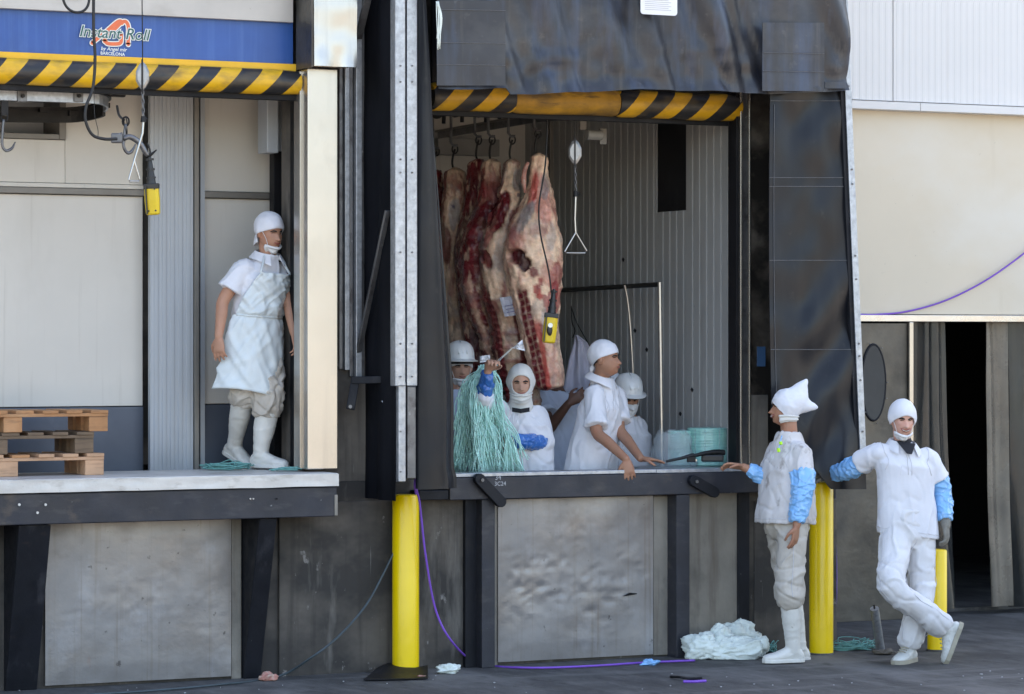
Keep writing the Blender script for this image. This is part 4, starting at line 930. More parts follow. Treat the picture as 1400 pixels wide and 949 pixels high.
def face_parts(body, hd, brow=True, smile=0, beard=None, squint=.6, look=0.0):
    k = hd.k
    for sg in (-1, 1):
        M = Matrix((hd.x, hd.y, hd.z)).transposed()
        c = hd.sp(sg*.36, .015, -.005)
        e = MB().ell(c, (.0145*k, .008*k, .0075*k*squint), M @ Matrix.Rotation(-sg*R(18), 3, 'Z'), 14, 8).build('eye', MATS['eye_white'], body, smooth=180)
        ci = hd.sp(sg*.36+look*.1, .012, .0015)
        MB().ell(ci, (.0065*k, .004*k, .0065*k*squint), M, 10, 6).build('iris', MATS['eye_dark'], e, smooth=180)
        MB().tube([hd.sp(sg*a, e_, .001) for a, e_ in ((.19, .075), (.29, .09), (.38, .09), (.47, .065), (.53, .03))], [.002*k, .0032*k, .0034*k, .003*k, .0015*k], 6, sub=3).build('upper_lid', MATS['hair_dark'], e, smooth=180)
        if brow:
            MB().tube([hd.sp(sg*a, e_, .002) for a, e_ in ((.14, .155), (.26, .20), (.40, .215), (.54, .185), (.62, .13))], [.0035*k, .0052*k, .005*k, .004*k, .0018*k], 6, sub=3).build('eyebrow', MATS['hair_dark'], body, smooth=180)
    if smile:
        dz = .10*smile
        o = MB().grid(lambda u, v: hd.sp((u-.5)*2*.38, -.585+dz*((u-.5)*2)**2+(v-.5)*2*.048*(1-((u-.5)*2)**2)**.6, .0045), 14, 5).build('mouth', MATS['gum'], body, smooth=180)
        MB().grid(lambda u, v: hd.sp((u-.5)*2*.31, -.572+dz*.75*((u-.5)*2)**2+(v-.5)*2*.026*(1-((u-.5)*2)**2)**.6, .006), 12, 4).build('teeth', MATS['teeth'], o, smooth=180)
        for sg, ee in ((1, .062), (-1, -.06)):
            MB().tube([hd.sp(a, -.585+dz*(a/.4)**2+ee*(1-(a/.42)**2), .003) for a in np.linspace(-.40, .40, 9)], [.002*k]+[.0042*k]*7+[.002*k], 6).build('lip', MATS['lip_skin'], body, smooth=180)
    else:
        for ee, rr in ((.022, .0035), (-.03, .0045)):
            MB().tube([hd.sp(a, -.583+ee*(1-(a/.3)**2)+.02*(a/.3)**2, -.0005) for a in np.linspace(-.28, .28, 9)], [.001*k]+[rr*k]*7+[.001*k], 6).build('lip', MATS['lip_skin'], body, smooth=180)
def hand(mb, wr, d, pn, side, curl=.5, k=1.0, spread=.12, thumb=.6, grow=0.0, curls=None):
    """five-fingered hand; d: wrist to fingers, pn: way the palm faces, side: +1 thumb along d x pn"""
    d = Vector(d).normalized(); pn = Vector(pn); pn = (pn-d*pn.dot(d)).normalized(); lt = d.cross(pn)*side
    wr = Vector(wr); rings = []
    for s, a, b in ((-.02, .024, .019), (.0, .026, .019), (.025, .034, .0185), (.055, .041, .0165), (.085, .042, .0135), (.098, .036, .009)):
        c = wr+d*s*k; rings.append([c+lt*math.cos(t)*(a*k+grow)+pn*math.sin(t)*(b*k+grow) for t in np.linspace(0, 2*math.pi, 15)[:-1]])
    mb.loft(rings)
    for i, (off, L, rr) in enumerate(((.031, .070, .0088), (.0105, .079, .0092), (-.0105, .073, .0088), (-.030, .057, .0078))):
        cu = curls[i] if curls else curl*(1+.12*i)
        base = wr+d*.082*k+lt*off*k; dd = (d+lt*(1.5-i)*spread).normalized(); pts = [base-dd*.012*k, base]; p = base; ang = 0
        for q, f in enumerate((.45, .31, .24)):
            ang += cu*(.55, .85, .6)[q]; v = dd*math.cos(ang)+pn*math.sin(ang); p = p+v*L*f*k; pts.append(p)
        r_ = rr*k+grow
        mb.limb(pts, [r_*1.05, r_*1.05, r_, r_*.92, r_*.8], 9, 3)
    b0 = wr+d*.022*k+lt*.022*k; t1 = (d*.62+lt*.72+pn*.28).normalized(); t2 = (d*(.9)+lt*(.45-.4*thumb)+pn*(.25+.4*thumb)).normalized(); t3 = (d*.95+lt*(.15-.6*thumb)+pn*(.2+.5*thumb)).normalized()
    q1 = b0+t1*.042*k; q2 = q1+t2*.034*k; q3 = q2+t3*.026*k
    mb.limb([b0, q1, q2, q3], [.0145*k+grow, .0115*k+grow, .0098*k+grow, .008*k+grow], 9, 3)
def ellring(c, ax, ay, a, b, n=28, e=2.4):
    out = []
    for t in np.linspace(0, 2*math.pi, n+1)[:-1]:
        ct, st = math.cos(t), math.sin(t)
        out.append(c+ax*(a*math.copysign(abs(ct)**(2/e), ct))+ay*(b*math.copysign(abs(st)**(2/e), st)))
    return out
def wrinkle(r, amp, sc, seed=0, ridged=True, fn=None):
    # cloth folds: narrow raised crests, warped, in two crossing directions
    for i, p in enumerate(r.v):
        wv = noise.noise(p*5+Vector((seed, 0, 0)))*.05; x, y, z = p.x+wv, p.y+wv, p.z+wv*.6
        n1 = noise.noise(Vector((x*sc[0]+seed, y*sc[1]+seed*.7, z*sc[2]-seed)))
        n2 = noise.noise(Vector(((x+.6*z)*sc[0]*.8-seed, (y-.4*z)*sc[1]*.8, z*sc[2]*1.1+seed)))
        n3 = noise.noise(Vector((x*sc[0]*2.3, y*sc[1]*2.3+seed, z*sc[2]*2.6)))
        c1 = max(0, 1-abs(n1)*5.5); c2 = max(0, 1-abs(n2)*6)
        h = 1.0*c1-.7*c2+.30*n3+.25*n1-.2
        r.v[i] = p+r.n[i]*h*amp*(fn(p) if fn else 1)
    return r
def foot(mb, ank, toe, sc=1.0, boot=False, up=None):
    ank, toe = Vector(ank), Vector(toe); d = toe-ank
    u = Vector(up) if up else UP; d = (d-u*d.dot(u)).normalized(); l = u.cross(d)
    # ank: ankle joint, sole lies .085 below along -up
    o = ank-u*.085*sc; rings = []
    for s, hw, h in ((-.072, .018, .045), (-.062, .03, .07), (-.03, .037, .10), (.02, .039, .105), (.07, .045, .082), (.12, .050, .062), (.165, .043, .052), (.19, .026, .042), (.198, .012, .03)):
        c = o+d*s*sc; rings.append([c+l*math.cos(t)*hw*sc+u*(h*sc*(.5+.5*math.sin(t)) if math.sin(t) > -.4 else h*sc*(.5+.5*math.sin(t))*.6) for t in np.linspace(0, 2*math.pi, 17)[:-1]])
    mb.loft(rings); return o, d, l, u
def sole(o, d, l, u, sc, m, parent, th=.022, heel=True):
    prof = [(-.078, .0), (-.07, .026), (-.04, .039), (.02, .040), (.07, .047), (.12, .052), (.165, .045), (.192, .028), (.202, .0)]
    pts = [(s, w) for s, w in prof]+[(s, -w) for s, w in reversed(prof[1:-1])]
    lo_ = [o+d*s*sc+l*w*sc-u*.004 for s, w in pts]; hi_ = [o+d*s*sc*1.0+l*w*sc+u*th for s, w in pts]
    n = len(pts)
    return MB().add(lo_+hi_, [tuple(range(n)), tuple(range(n, 2*n))]+[(i, (i+1) % n, n+(i+1) % n, n+i) for i in range(n)]).build('sole', m, parent, bevel=.004)
class Person:
    def __init__(s, label, base, t0):
        s.t0 = t0; s.o = thing('person', label, 'person', base, 'meat plant workers'); s.J = {}
    def j(s, px, py, dd=0.0): return U(px, py, s.t0-dd)
    def make(s, sk, hd, nb, sh, el, wr, pel, legs, hands, tor=.15, voxel=.006, arm=(.047, .040, .036, .027), nk=.056):
        """sh, el, wr: pairs (image left, image right); legs: list of (hip, knee, ankle); hands: list of argument tuples"""
        mb = MB(); hd.skull(mb)
        mid = (sh[0]+sh[1])/2; lat = (sh[1]-sh[0]).normalized(); up = (mid-pel).normalized(); fr = lat.cross(up).normalized()
        mb.limb([nb-(hd.c-nb)*.5, nb, hd.c-hd.z*.06-hd.y*.022, hd.c-hd.z*.01-hd.y*.02], [nk*1.3, nk, nk*.95, nk*.9], 16, 3)
        hw = (sh[1]-sh[0]).length/2
        mb.loft([ellring(pel.lerp(mid, f), lat, fr, a, b) for f, a, b in ((-.12, .10, .08), (0, .15, .105), (.25, .145, .10), (.6, .155, .11), (.85, hw*.95, .105), (1.0, hw*.8, .075), (1.1, .08, .06))])
        for i in (0, 1):
            mb.limb([sh[i]-lat*(-.03 if i == 0 else .03), sh[i], sh[i].lerp(el[i], .5), el[i], el[i].lerp(wr[i], .35), wr[i]], [arm[0], arm[0]*1.08, arm[0], arm[1], arm[1]*.98, arm[3]], 14, 4)
        for (hp, kn, an) in legs:
            mb.limb([pel.lerp(hp, .6), hp, hp.lerp(kn, .5), kn, kn.lerp(an, .35), an], [.085, .085, .072, .055, .056, .038], 14, 4)
        for h in hands: hand(mb, *h)
        r = remesh(mb, voxel, 1)
        s.body = r.build('body', MATS[sk], s.o, smooth=180); s.hd = hd; s.lat, s.fr, s.up, s.mid, s.pel = lat, fr, up, mid, pel
        s.nb, s.sh, s.el, s.wr = nb, sh, el, wr
        return s
    def shirt(s, m, hem, sl=(.55, .55), w=(.20, .195, .2, .215), d=(.135, .125, .13, .135), name='shirt', amp=.0065, slr=(.072, .070), neck=.068, seed=0, vox=.0085, tors=None, sc=(9, 9, 3.4), down=None, hemup=None):
        """hem: point at the centre of the hem; sl: sleeve end, 0..1 shoulder to elbow, 1..2 elbow to wrist"""
        mb = MB(); hw = (s.sh[1]-s.sh[0]).length/2; ax = s.lat; top = s.nb; mid = s.mid
        u2 = (mid-hem).normalized(); fr = ax.cross(u2).normalized()
        hx = ax if hemup is None else Vector(hemup)
        R_ = []
        c = lambda f: hem.lerp(mid, f)
        R_.append(ellring(c(.07), hx, fr, w[3]-.03, d[3]-.03)); R_.append(ellring(c(.0), hx, fr, w[3]-.012, d[3]-.012))
        R_.append(ellring(c(.0), hx, fr, w[3], d[3])); R_.append(ellring(c(.12), hx, fr, w[3]*.99, d[3]))
        R_.append(ellring(c(.4), ax, fr, w[2], d[2])); R_.append(ellring(c(.7), ax, fr, w[1], d[1])); R_.append(ellring(c(.88), ax, fr, max(w[0], hw+.0), d[0])); R_.append(ellring(c(.985), ax, fr, hw*.94, d[0]*.8))
        tp = mid.lerp(top, .55); R_.append(ellring(tp+u2*.015, ax, fr, hw*.55, d[0]*.66)); R_.append(ellring(top+u2*.005, ax, fr, neck+.012, neck+.012, e=2)); R_.append(ellring(top+u2*.018, ax, fr, neck, neck, e=2)); R_.append(ellring(top-u2*.02, ax, fr, neck-.012, neck-.012, e=2))
        mb.loft(R_)
        s.fr2 = fr; s.u2 = u2; s.hem = hem
        for i in (0, 1):
            f = sl[i]; A, E, Wp = s.sh[i], s.el[i], s.wr[i]
            ins = ax*(.07 if i == 0 else -.07)-u2*.02
            if f <= 1: end = A.lerp(E, f); pts = [A+ins, A+ins*.15, A.lerp(E, f*.5), end]; rd = [slr[0]*.92, slr[0]*.94, slr[0]*.98, slr[1]*1.08]
            else: end = E.lerp(Wp, f-1); pts = [A+ins, A+ins*.15, A.lerp(E, .5), E, end]; rd = [slr[0]*.92, slr[0]*.94, slr[0]*.93, slr[1]*.95, slr[1]*.82]
            dl = (pts[-1]-pts[-2]).normalized()
            P = catmull(pts, 5); rr = lerps(rd, 5)
            P += [end+dl*.004, end-dl*.03]; rr += [rr[-1]-.012, rr[-1]-.02]
            mb.tube(P, rr, 18)
        r = remesh(mb, vox, 3); wrinkle(r, amp, sc, seed)
        s.top = r.build(name, MATS[m], s.o, smooth=180); s.top_r = r; return s.top
    def pants(s, m, legs, rad, amp=.012, seed=0, vox=.0085, waist=None, w=(.165, .125), name='trousers', fn=None, sc=(8, 8, 5)):
        mb = MB(); pel = s.pel; ax = (legs[1][0]-legs[0][0]).normalized(); up = s.up; fr = ax.cross(up).normalized()
        top = waist if waist else pel+up*.12
        mb.loft([ellring(top, ax, fr, w[0]*.92, w[1]*.9), ellring(pel+up*.02, ax, fr, w[0], w[1]), ellring(pel-up*.07, ax, fr, w[0]*.98, w[1]), ellring(pel-up*.14, ax, fr, w[0]*.6, w[1]*.7)])
        for lg in legs: mb.limb(lg, rad if not isinstance(rad[0], (list, tuple)) else rad[legs.index(lg)], 18, 5)
        r = remesh(mb, vox, 3); wrinkle(r, amp, sc, seed, True, fn)
        s.trs = r.build(name, MATS[m], s.o, smooth=180); s.trs_r = r; return s.trs
    def tubepart(s, nm, pts, rad, m, amp=.006, sc=(15, 15, 15), seed=0, vox=.006, parent=None, sub=5, flat=None):
        mb = MB(); P = catmull(pts, sub); rr = lerps(rad, sub); d0 = (P[1]-P[0]).normalized(); d1 = (P[-1]-P[-2]).normalized()
        rr[0] *= .9; rr[-1] *= .88; P = [P[0]+d0*.02, P[0]-d0*.003]+P+[P[-1]+d1*.003, P[-1]-d1*.02]; rr = [rr[0]-.012, rr[0]-.006]+rr+[rr[-1]-.006, rr[-1]-.012]
        mb.tube(P, rr, 18); r = remesh(mb, vox, 2); wrinkle(r, amp, sc, seed, True)
        return r.build(nm, MATS[m], parent or s.o, smooth=180)
    def boot(s, top, ank, toe, m='boot_rubber', r=(.068, .062, .05, .048), sc=1.05, up=None, seed=0):
        mb = MB(); o, d, l, u = foot(mb, ank, toe, sc, up=up)
        mb.limb([top, top.lerp(ank, .4), top.lerp(ank, .8), ank-u*.02], list(r), 18, 4)
        rm = remesh(mb, .0075, 2); wrinkle(rm, .0022, (6, 6, 13), seed)
        b = rm.build('boot', MATS[m], s.o, smooth=180); sole(o, d, l, u, sc, MATS[m] if m == 'boot_rubber' else MATS['sole'], b, th=.02)
        dt = (top-ank).normalized(); MB().tube([top+dt*.028, top+dt*.044], r[0]*.93, 20).build('boot_rim', MATS[m], b, smooth=40); return b
def collar(p, m='white_cloth', r=.072, h=.045, open_=.5, drop=.03, seed=0, parent=None):
    # turned down collar with two points
    ax, fr, u, c = p.lat, p.fr2, p.u2, p.nb+p.u2*.02
    f0 = -1 if fr.dot(p.hd.y) < 0 else 1; fr = fr*f0
    def f(a, v):
        t = (a*2-1)*(math.pi-open_/2); k = r*(1+v*.45); pt = max(0, abs(a*2-1)-.72)/.28
        return c+ax*math.sin(t)*k-fr*math.cos(t)*k+u*(.014-v*h*(1+.5*pt)-drop*(1-math.cos(t))/2)+fr*v*.012*pt
    return MB().slab(f, 40, 4, u*.004).build('collar', MATS[m], parent or p.top, smooth=60)

from mathutils.bvhtree import BVHTree
def seam(r, pts, parent, rad=.0022, sub_=4, nm='seam', m='seam_cloth'):
    t = BVHTree.FromPolygons([tuple(p) for p in r.v], r.f); out = []
    for p in catmull(pts, sub_):
        h = t.find_nearest(p)
        if h[0] is not None: out.append(h[0]+h[1]*.0008)
    return MB().tube(out, rad, 5).build(nm, MATS[m], parent, smooth=180)
def shirt_seams(P, pocket=True):
    u, ax, fr = P.u2, P.lat, P.fr2
    a, b_ = .24, .17
    seam(P.top_r, [P.hem+u*.032+ax*a*math.sin(t)+fr*b_*math.cos(t) for t in np.linspace(-1.9, 1.9, 16)], P.top)
    for i, sg in ((0, -1), (1, 1)):
        A = P.sh[i]; seam(P.top_r, [A+u*.10-ax*sg*.015, A+fr*.09-ax*sg*.02+u*.03, A+fr*.11-ax*sg*.03-u*.05, A+fr*.09-ax*sg*.01-u*.11], P.top)
    c = P.nb+fr*.14
    seam(P.top_r, [c-u*.05+ax*.012, c-u*.12+ax*.012, c-u*.2+ax*.012], P.top); seam(P.top_r, [c-u*.05-ax*.014, c-u*.12-ax*.014, c-u*.2-ax*.014], P.top)
    for k in (.09, .15): MB().ell(c-u*k+fr*.0, (.001,)*3, None, 6, 4) if False else None
    if pocket:
        q = P.mid+fr*.2-u*.1+ax*.07; seam(P.top_r, [q+ax*.055, q-ax*.055], P.top); seam(P.top_r, [q-ax*.055, q-ax*.055-u*.11, q-u*.125, q+ax*.055-u*.11, q+ax*.055], P.top, sub_=3)
def leg_seams(P, legs):
    for lg in legs:
        d = (lg[-1]-lg[0]).normalized(); sd_ = P.lat
        seam(P.trs_r, [q+sd_*.12+P.fr2*.05 for q in lg], P.trs); seam(P.trs_r, [q-sd_*.12+P.fr2*.05 for q in lg], P.trs)
# ---------------------------------------------------------- the workers
def cap(p, m, front=.36, back=-.5, off=.010, puff=.006, tail=None, pole=(0, -.25, 1), name='cap', side=.02, fold=.004, seed=0):
    # edge elevation by azimuth
    po = Vector(pole).normalized(); a_ = Vector((1,0,0)); b_ = po.cross(a_)
    def rho1(ps):
        d0 = a_*math.cos(ps)+b_*math.sin(ps)
        lo_, hi_ = .1, 2.6
        for _ in range(24):
            r_ = (lo_+hi_)/2; d = po*math.cos(r_)+d0*math.sin(r_); az = math.atan2(d.x, d.y); A = abs(az)
            e = front+(side-front)*min(1, A/1.5)**1.6 if A < 1.5 else side+(back-side)*((A-1.5)/1.64)
            if math.asin(max(-1, min(1, d.z))) > e: lo_ = r_
            else: hi_ = r_
        return lo_
    return p.hd.shell(pole, rho1, lambda ps, t: off+puff*(1-t), fold=fold, seed=seed).build(name, MATS[m], p.o, smooth=180)
def rim(p, azs, m, off, rad, parent, name='cap_edge'):
    return MB().tube([p.hd.sp(a, e, off) for a, e in azs], rad, 8, sub=3).build(name, MATS[m], parent, smooth=180)
def chin_mask(p, straps=True, el=-1.1, ra=.64, rb=.36, off=.014):
    po = (0, math.cos(el), math.sin(el))
    def rho1(ps): return 1/math.sqrt((math.cos(ps)/ra)**2+(math.sin(ps)/rb)**2)
    mk = p.hd.shell(po, rho1, lambda ps, t: off+.006*math.sin(t*9), fold=.004).build('face_mask', MATS['mask_cloth'], p.o, smooth=180)
    if straps:
        for sg in (-1, 1):
            MB().tube([p.hd.sp(sg*.62, el+.12, off), p.hd.sp(sg*.95, -.42, .006), p.hd.sp(sg*1.35, .12, .008)], .0018, 5, sub=4).build('mask_strap', MATS['mask_cloth'], mk)
    return mk
def helmet(p, band=True, tilt=0):
    h = p.hd; rings = []
    prof = [(1.0, .0), (1.0, .012), (.97, .05), (.88, .085), (.70, .112), (.45, .128), (.2, .134), (.02, .136)]
    def ring(f, z, ex=0.0):
        return [h.w(((.103*f+ex)*math.cos(t), -.008+(.127*f+ex)*math.sin(t)+(.02 if ex and math.sin(t) > 0 else 0)*math.sin(t), .052+z+(.004*math.cos(t*2) if z > .03 else 0))) for t in np.linspace(0, 2*math.pi, 41)[:-1]]
    o = MB().loft([ring(.9, -.002), ring(1.0, -.008, .022), ring(1.0, -.003, .024), ring(1.0, .004, .004)]+[ring(f, z) for f, z in prof[1:]]).build('helmet', MATS['helmet_white'], p.o, smooth=60)
    for x in (-.03, 0, .03):
        MB().tube([h.w((x, -.008+.13*math.cos(t)*.98, .052+.137*math.sin(t)*(1-abs(x)*2))) for t in np.linspace(.35, 2.8, 14)], .006, 6).build('helmet_rib', MATS['helmet_white'], o, smooth=180)
    MB().loft([[h.w((.094*math.cos(t), -.008+.116*math.sin(t), z)) for t in np.linspace(0, 2*math.pi, 33)[:-1]] for z in (.028, .030, .048, .050)]).build('helmet_band', MATS['black_band'], o, smooth=50)  # plain black ring below the brim
    return o
# ===== left man in the doorway
P = Person('worker in white vinyl apron and boots standing in the left doorway', U(350, 640, 19.6), 19.6)
j = P.j; hd = Head(j(369, 318, .02), 42, -8, 0, 1.0)
sh = (j(331, 368, .10), j(384, 372, -.10)); el_ = (j(305, 412, .14), j(395, 414, .0)); wr = (j(299, 461, .20), j(402, 456, .08))
legs = [(j(341, 462, .06), j(334, 538, .02), j(322, 604, -.30)), (j(365, 464, -.06), j(367, 545, .06), j(356, 618, .0))]
P.make('skin_a', hd, j(366, 350, -.0), sh, el_, wr, j(353, 455), legs,
       [(wr[0], (wr[0]-el_[0]).normalized()*.75-UP*.5+RT*.12, RT*.4+FW*.9, -1, .42), (wr[1], (wr[1]-el_[1])*.4-UP*.12+RT*.03, -RT*.9+FW*.4, 1, .5)])
face_parts(P.body, hd, squint=.45)
cap(P, 'white_cloth', .40, -.72, .012, .008, side=-.02, seed=3)
flap = MB().slab(lambda u, v: hd.sp(2.0+1.9*u, -.25-.5*v, .014+.05*v*math.sin(u*3.1)), 14, 6, hd.y*-.004).build('neck_flap', MATS['white_cloth'], P.o, smooth=180)
chin_mask(P)
P.shirt('white_cloth', j(347, 470), (.66, .66), seed=4, slr=(.074, .082), w=(.185, .175, .175, .165), d=(.125, .118, .12, .11)); collar(P, open_=.9, r=.082)
plegs = [[j(341, 455, .06), j(336, 520, .03), j(332, 543, .0)], [j(365, 460, -.06), j(366, 530, .05), j(365, 559, .05)]]
P.pants('dirty_pants', plegs, [.10, .108, .098], .017, 3, sc=(11, 11, 9))
up_a = (UP*.94+(RT*.7-FW*.7)*.34).normalized()
P.boot(j(332, 545, 0), j(321, 607, -.25), j(321, 607, -.25)+(RT*.7-FW*.7)*.9*.2-UP*.07, up=up_a, r=(.072, .068, .052, .05), seed=1)
P.boot(j(365, 563, .05), j(356, 619.5, .0), j(356, 619.5, .0)+RT*.18-FW*.10, r=(.074, .07, .054, .05), seed=5)
# vinyl apron wrapped round the front: bib, waist tie and flared skirt
ax, fr, u2 = P.lat, P.fr2, UP
def apr(u, v):
    if v > .5:
        q = (v-.5)/.5; c = j(347, 432).lerp(j(359, 372), q); half = 1.25-.62*q**1.3; a, b_ = .19, .16
    else:
        q = v/.5; c = j(344, 538).lerp(j(347, 432), q); half = 1.9-.5*q; a, b_ = .205-.015*q, .18-.02*q
    t = (u-.5)*2*half
    if v <= .5 and u < .2: a *= 1+.35*(.2-u)/.2*(1-q)
    w_ = .014*nz((t*1.4, v*4, 3), 1.5)+.011*max(0, 1-abs(nz((t*1.6+v*4, v*2.2, 8), 1.5))*3.2)+.008*max(0, 1-abs(nz((t*2.2-v*6, v*5, 18), 1.3))*3.4)+(-.012*math.exp(-((v-.5)/.025)**2))
    p = c+ax*math.sin(t)*(a+w_)+fr*math.cos(t)*(b_+w_)
    if v < .12: p = p+UP*(.05*math.sin(u*5+.5)*(1-v/.12)*.6)
    return p
ap = MB().slab(apr, 60, 60, fr*.004).build('apron', MATS['apron_vinyl'], P.o, smooth=180)
MB().tube([apr(u, .505)+fr*.006 for u in np.linspace(0, 1, 30)], .006, 6).build('apron_tie', MATS['apron_vinyl'], ap, smooth=180)
for u_ in (0.03, .97): MB().tube([apr(u_, .99), apr(u_, .99).lerp(P.nb, .5)+fr*.06*0+UP*.05, P.nb-fr*.06+UP*.0], .008, 6, sub=4).build('neck_strap', MATS['apron_vinyl'], ap, smooth=180)
# ===== helmeted man at the edge of the black flap
t0 = TY(630, 1.0); P = Person('worker in white helmet peering out beside the black flap', U(630, 805, t0), t0); P.o.location.z = .42; WL[P.o.name] = Vector(P.o.location)
j = P.j; hd = Head(j(629, 503), 12, 0, 0, .98)
sh = (j(592, 552), j(652, 552)); el_ = (j(586, 610, .05), j(662, 605, .05)); wr = (j(590, 655, .15), j(662, 655, .15))
lg = [(j(612, 660), j(610, 735), j(610, 798)), (j(634, 660), j(636, 735), j(636, 798))]
P.make('skin_b', hd, j(626, 535), sh, el_, wr, j(623, 650), lg, [(wr[0], -UP, RT, -1, .5), (wr[1], -UP, -RT, 1, .5)], voxel=.007)
face_parts(P.body, hd); helmet(P); chin_mask(P, el=-1.05)
cap(P, 'white_cloth', .28, -.5, .008, .0)
P.shirt('sky_cloth', j(623, 665), (.8, .8), seed=8, vox=.010); P.pants('pants_cloth', [[l[0], l[1], l[2]] for l in lg], [.1, .09, .085], vox=.011)
for l in lg: P.boot(l[1].lerp(l[2], .4), l[2]-UP*.02+UP*(.505-l[2].z), l[2]-FW*.2)
# ===== man in balaclava holding up the twine
t0 = TY(712, .52); P = Person('worker in white balaclava holding up a bundle of green twine', U(712, 805, t0), t0); P.o.location.z = .42; WL[P.o.name] = Vector(P.o.location)
j = P.j; hd = Head(j(712, 524, .08), 2, -3, 0, 1.03)
sh = (j(689, 566), j(736, 569)); el_ = (j(661, 545, .34), j(744, 605, .04)); wr = (j(667, 507, .44), j(700, 603, .27))
lg = [(j(703, 665), j(701, 735, .1), j(701, 797)), (j(724, 665), j(726, 735, .1), j(726, 797))]
P.make('skin_b', hd, j(712, 552, .02), sh, el_, wr, j(713, 655), lg,
       [(wr[0], UP*.55-FW*.5+RT*.25, -UP*.55-FW*.6+RT*.1, 1, .95), (wr[1], -RT-UP*.2, FW-UP*.3, 1, .8)])
face_parts(P.body, hd, squint=.7)
bal = hd.shell((0, -1, -.0), lambda ps: math.pi-.80*(1/math.sqrt((math.cos(ps)/1.0)**2+(math.sin(ps)/.74)**2)), lambda ps, t: .011+.004*(1-t), fold=.003, nu=60, nv=26).build('balaclava', MATS['knit'], P.o, smooth=180)
def scarf(u, v): 
    d = (u-.5)*2*1.25; q = hd.sp(d, -.62-.42*v, .016+.010*math.sin(v*15)*.4+.012*v); return q
MB().slab(scarf, 30, 12, hd.y*-.004).build('neck_wrap', MATS['knit'], bal, smooth=180)
MB().limb([j(712, 541, .05), j(712, 548, .05), j(712, 556, .04)], [.072, .078, .085], 20, 3).build('neck_wrap', MATS['knit'], bal, smooth=180)
P.shirt('white_cloth', j(713, 668), (1.15, 1.05), seed=12, slr=(.080, .075), w=(.205, .21, .22, .23), amp=.008)
MB().slab(lambda u, v: j(700+24*u, 559+6*v-4*abs(u-.5), .215-.02*abs(u-.5)), 6, 2, FW*.004).build('undershirt', MATS['black_cloth'], P.o)
for (a, b_) in ((704, 701), (710, 706)): MB().tube([j(a, 563, .19), j(a-2, 570, .2), j(b_, 578, .2)], .004, 6, sub=3).build('drawstring', MATS['white_cloth'], P.top)
P.tubepart('sleeve_cover', [el_[0].lerp(wr[0], .1), el_[0].lerp(wr[0], .5), wr[0]-UP*.012], [.056, .054, .042], 'blue_vinyl_deep', .009, seed=3)
P.tubepart('sleeve_cover', [el_[1].lerp(wr[1], .08), el_[1].lerp(wr[1], .5), wr[1]], [.062, .056, .042], 'blue_vinyl_deep', .009, seed=6)
P.pants('pants_cloth', [list(l) for l in lg], [.1, .09, .085], vox=.011)
for l in lg: P.boot(l[1].lerp(l[2], .4), l[2]+UP*(.505-l[2].z), l[2]-FW*.2)
PT = P
# ===== worker half hidden behind the beef
t0 = TY(765, 1.35); P = Person('worker in pale blue shirt half hidden behind the hanging beef', U(765, 800, t0), t0); P.o.location.z = .42; WL[P.o.name] = Vector(P.o.location)
j = P.j; hd = Head(j(752, 510, -.03), -20, -5, 0, .96)
sh = (j(742, 546, .05), j(794, 548, -.05)); el_ = (j(750, 586, .22), j(812, 590)); wr = (j(778, 551, .30), j(812, 640))
lg = [(j(757, 655), j(756, 735), j(756, 790)), (j(780, 655), j(781, 735), j(781, 790))]
P.make('skin_d', hd, j(762, 537), sh, el_, wr, j(769, 645), lg, [(wr[0], RT*.8+UP*.5, FW, 1, .5), (wr[1], -UP, RT, 1, .4)], voxel=.008)  # skin tone darkened in its colour to stand for shade
face_parts(P.body, hd); cap(P, 'white_cloth')
P.shirt('sky_cloth', j(768, 672), (.55, .9), seed=15, vox=.010, slr=(.085, .09), w=(.2, .2, .215, .235)); P.pants('lilac_cloth', [list(l) for l in lg], [.1, .09, .085], vox=.011)
for l in lg: P.boot(l[1].lerp(l[2], .4), l[2]+UP*(.505-l[2].z), l[2]-FW*.2)
# ===== man leaning on the sill in the middle
t0 = TY(815, .36); P = Person('bareheaded-faced worker in white cap leaning over the sill with one hand hanging down', U(805, 805, t0), t0)
P.o['label'] = 'worker in white cap and short sleeves leaning over the dock sill'; P.o.location.z = .42; WL[P.o.name] = Vector(P.o.location)
j = P.j; hd = Head(j(828, 491, .10), 68, 4, 0, 1.0)
sh = (j(812, 539, .13), j(842, 540, -.13)); el_ = (j(816, 591, .26), j(847, 588, .0)); wr = (j(856, 628, .46), j(876, 627, .28))
lg = [(j(796, 660, .06), j(799, 735, .05), j(797, 797, .05)), (j(812, 662, -.08), j(817, 737, -.1), j(815, 797, -.1))]
P.make('skin_c', hd, j(822, 517, .04), sh, el_, wr, j(802, 645), lg,
       [(wr[0], RT*.22-UP*.95-FW*.12, FW*.9-RT*.25, -1, .32), (wr[1], RT*.92-UP*.1-FW*.05, -UP*.9-FW*.1, -1, .12)])
face_parts(P.body, hd, squint=.6)
cp = cap(P, 'white_cloth', .40, -.62, .011, .008, side=.14, seed=7)
MB().limb([hd.sp(3.14, -.42, .006), hd.sp(3.14, -.5, .03), hd.sp(3.14, -.62, .045)], [.014, .018, .012], 8, 3).build('cap_knot', MATS['white_cloth'], cp, smooth=180)
MB().slab(lambda u, v: hd.sp(1.5+3.3*u, .10-.62*(1-abs(u-.5)*2)-.12*v, .006), 20, 2, hd.y*-.003).build('hair', MATS['hair_dark'], P.o, smooth=180)
P.shirt('white_cloth', j(801, 672), (.86, .78), seed=22, slr=(.074, .080), amp=.007, w=(.19, .195, .205, .22), d=(.135, .135, .145, .15)); collar(P, open_=.7, h=.04, r=.08)
P.pants('pants_cloth', [list(l) for l in lg], [.1, .09, .085], vox=.011)
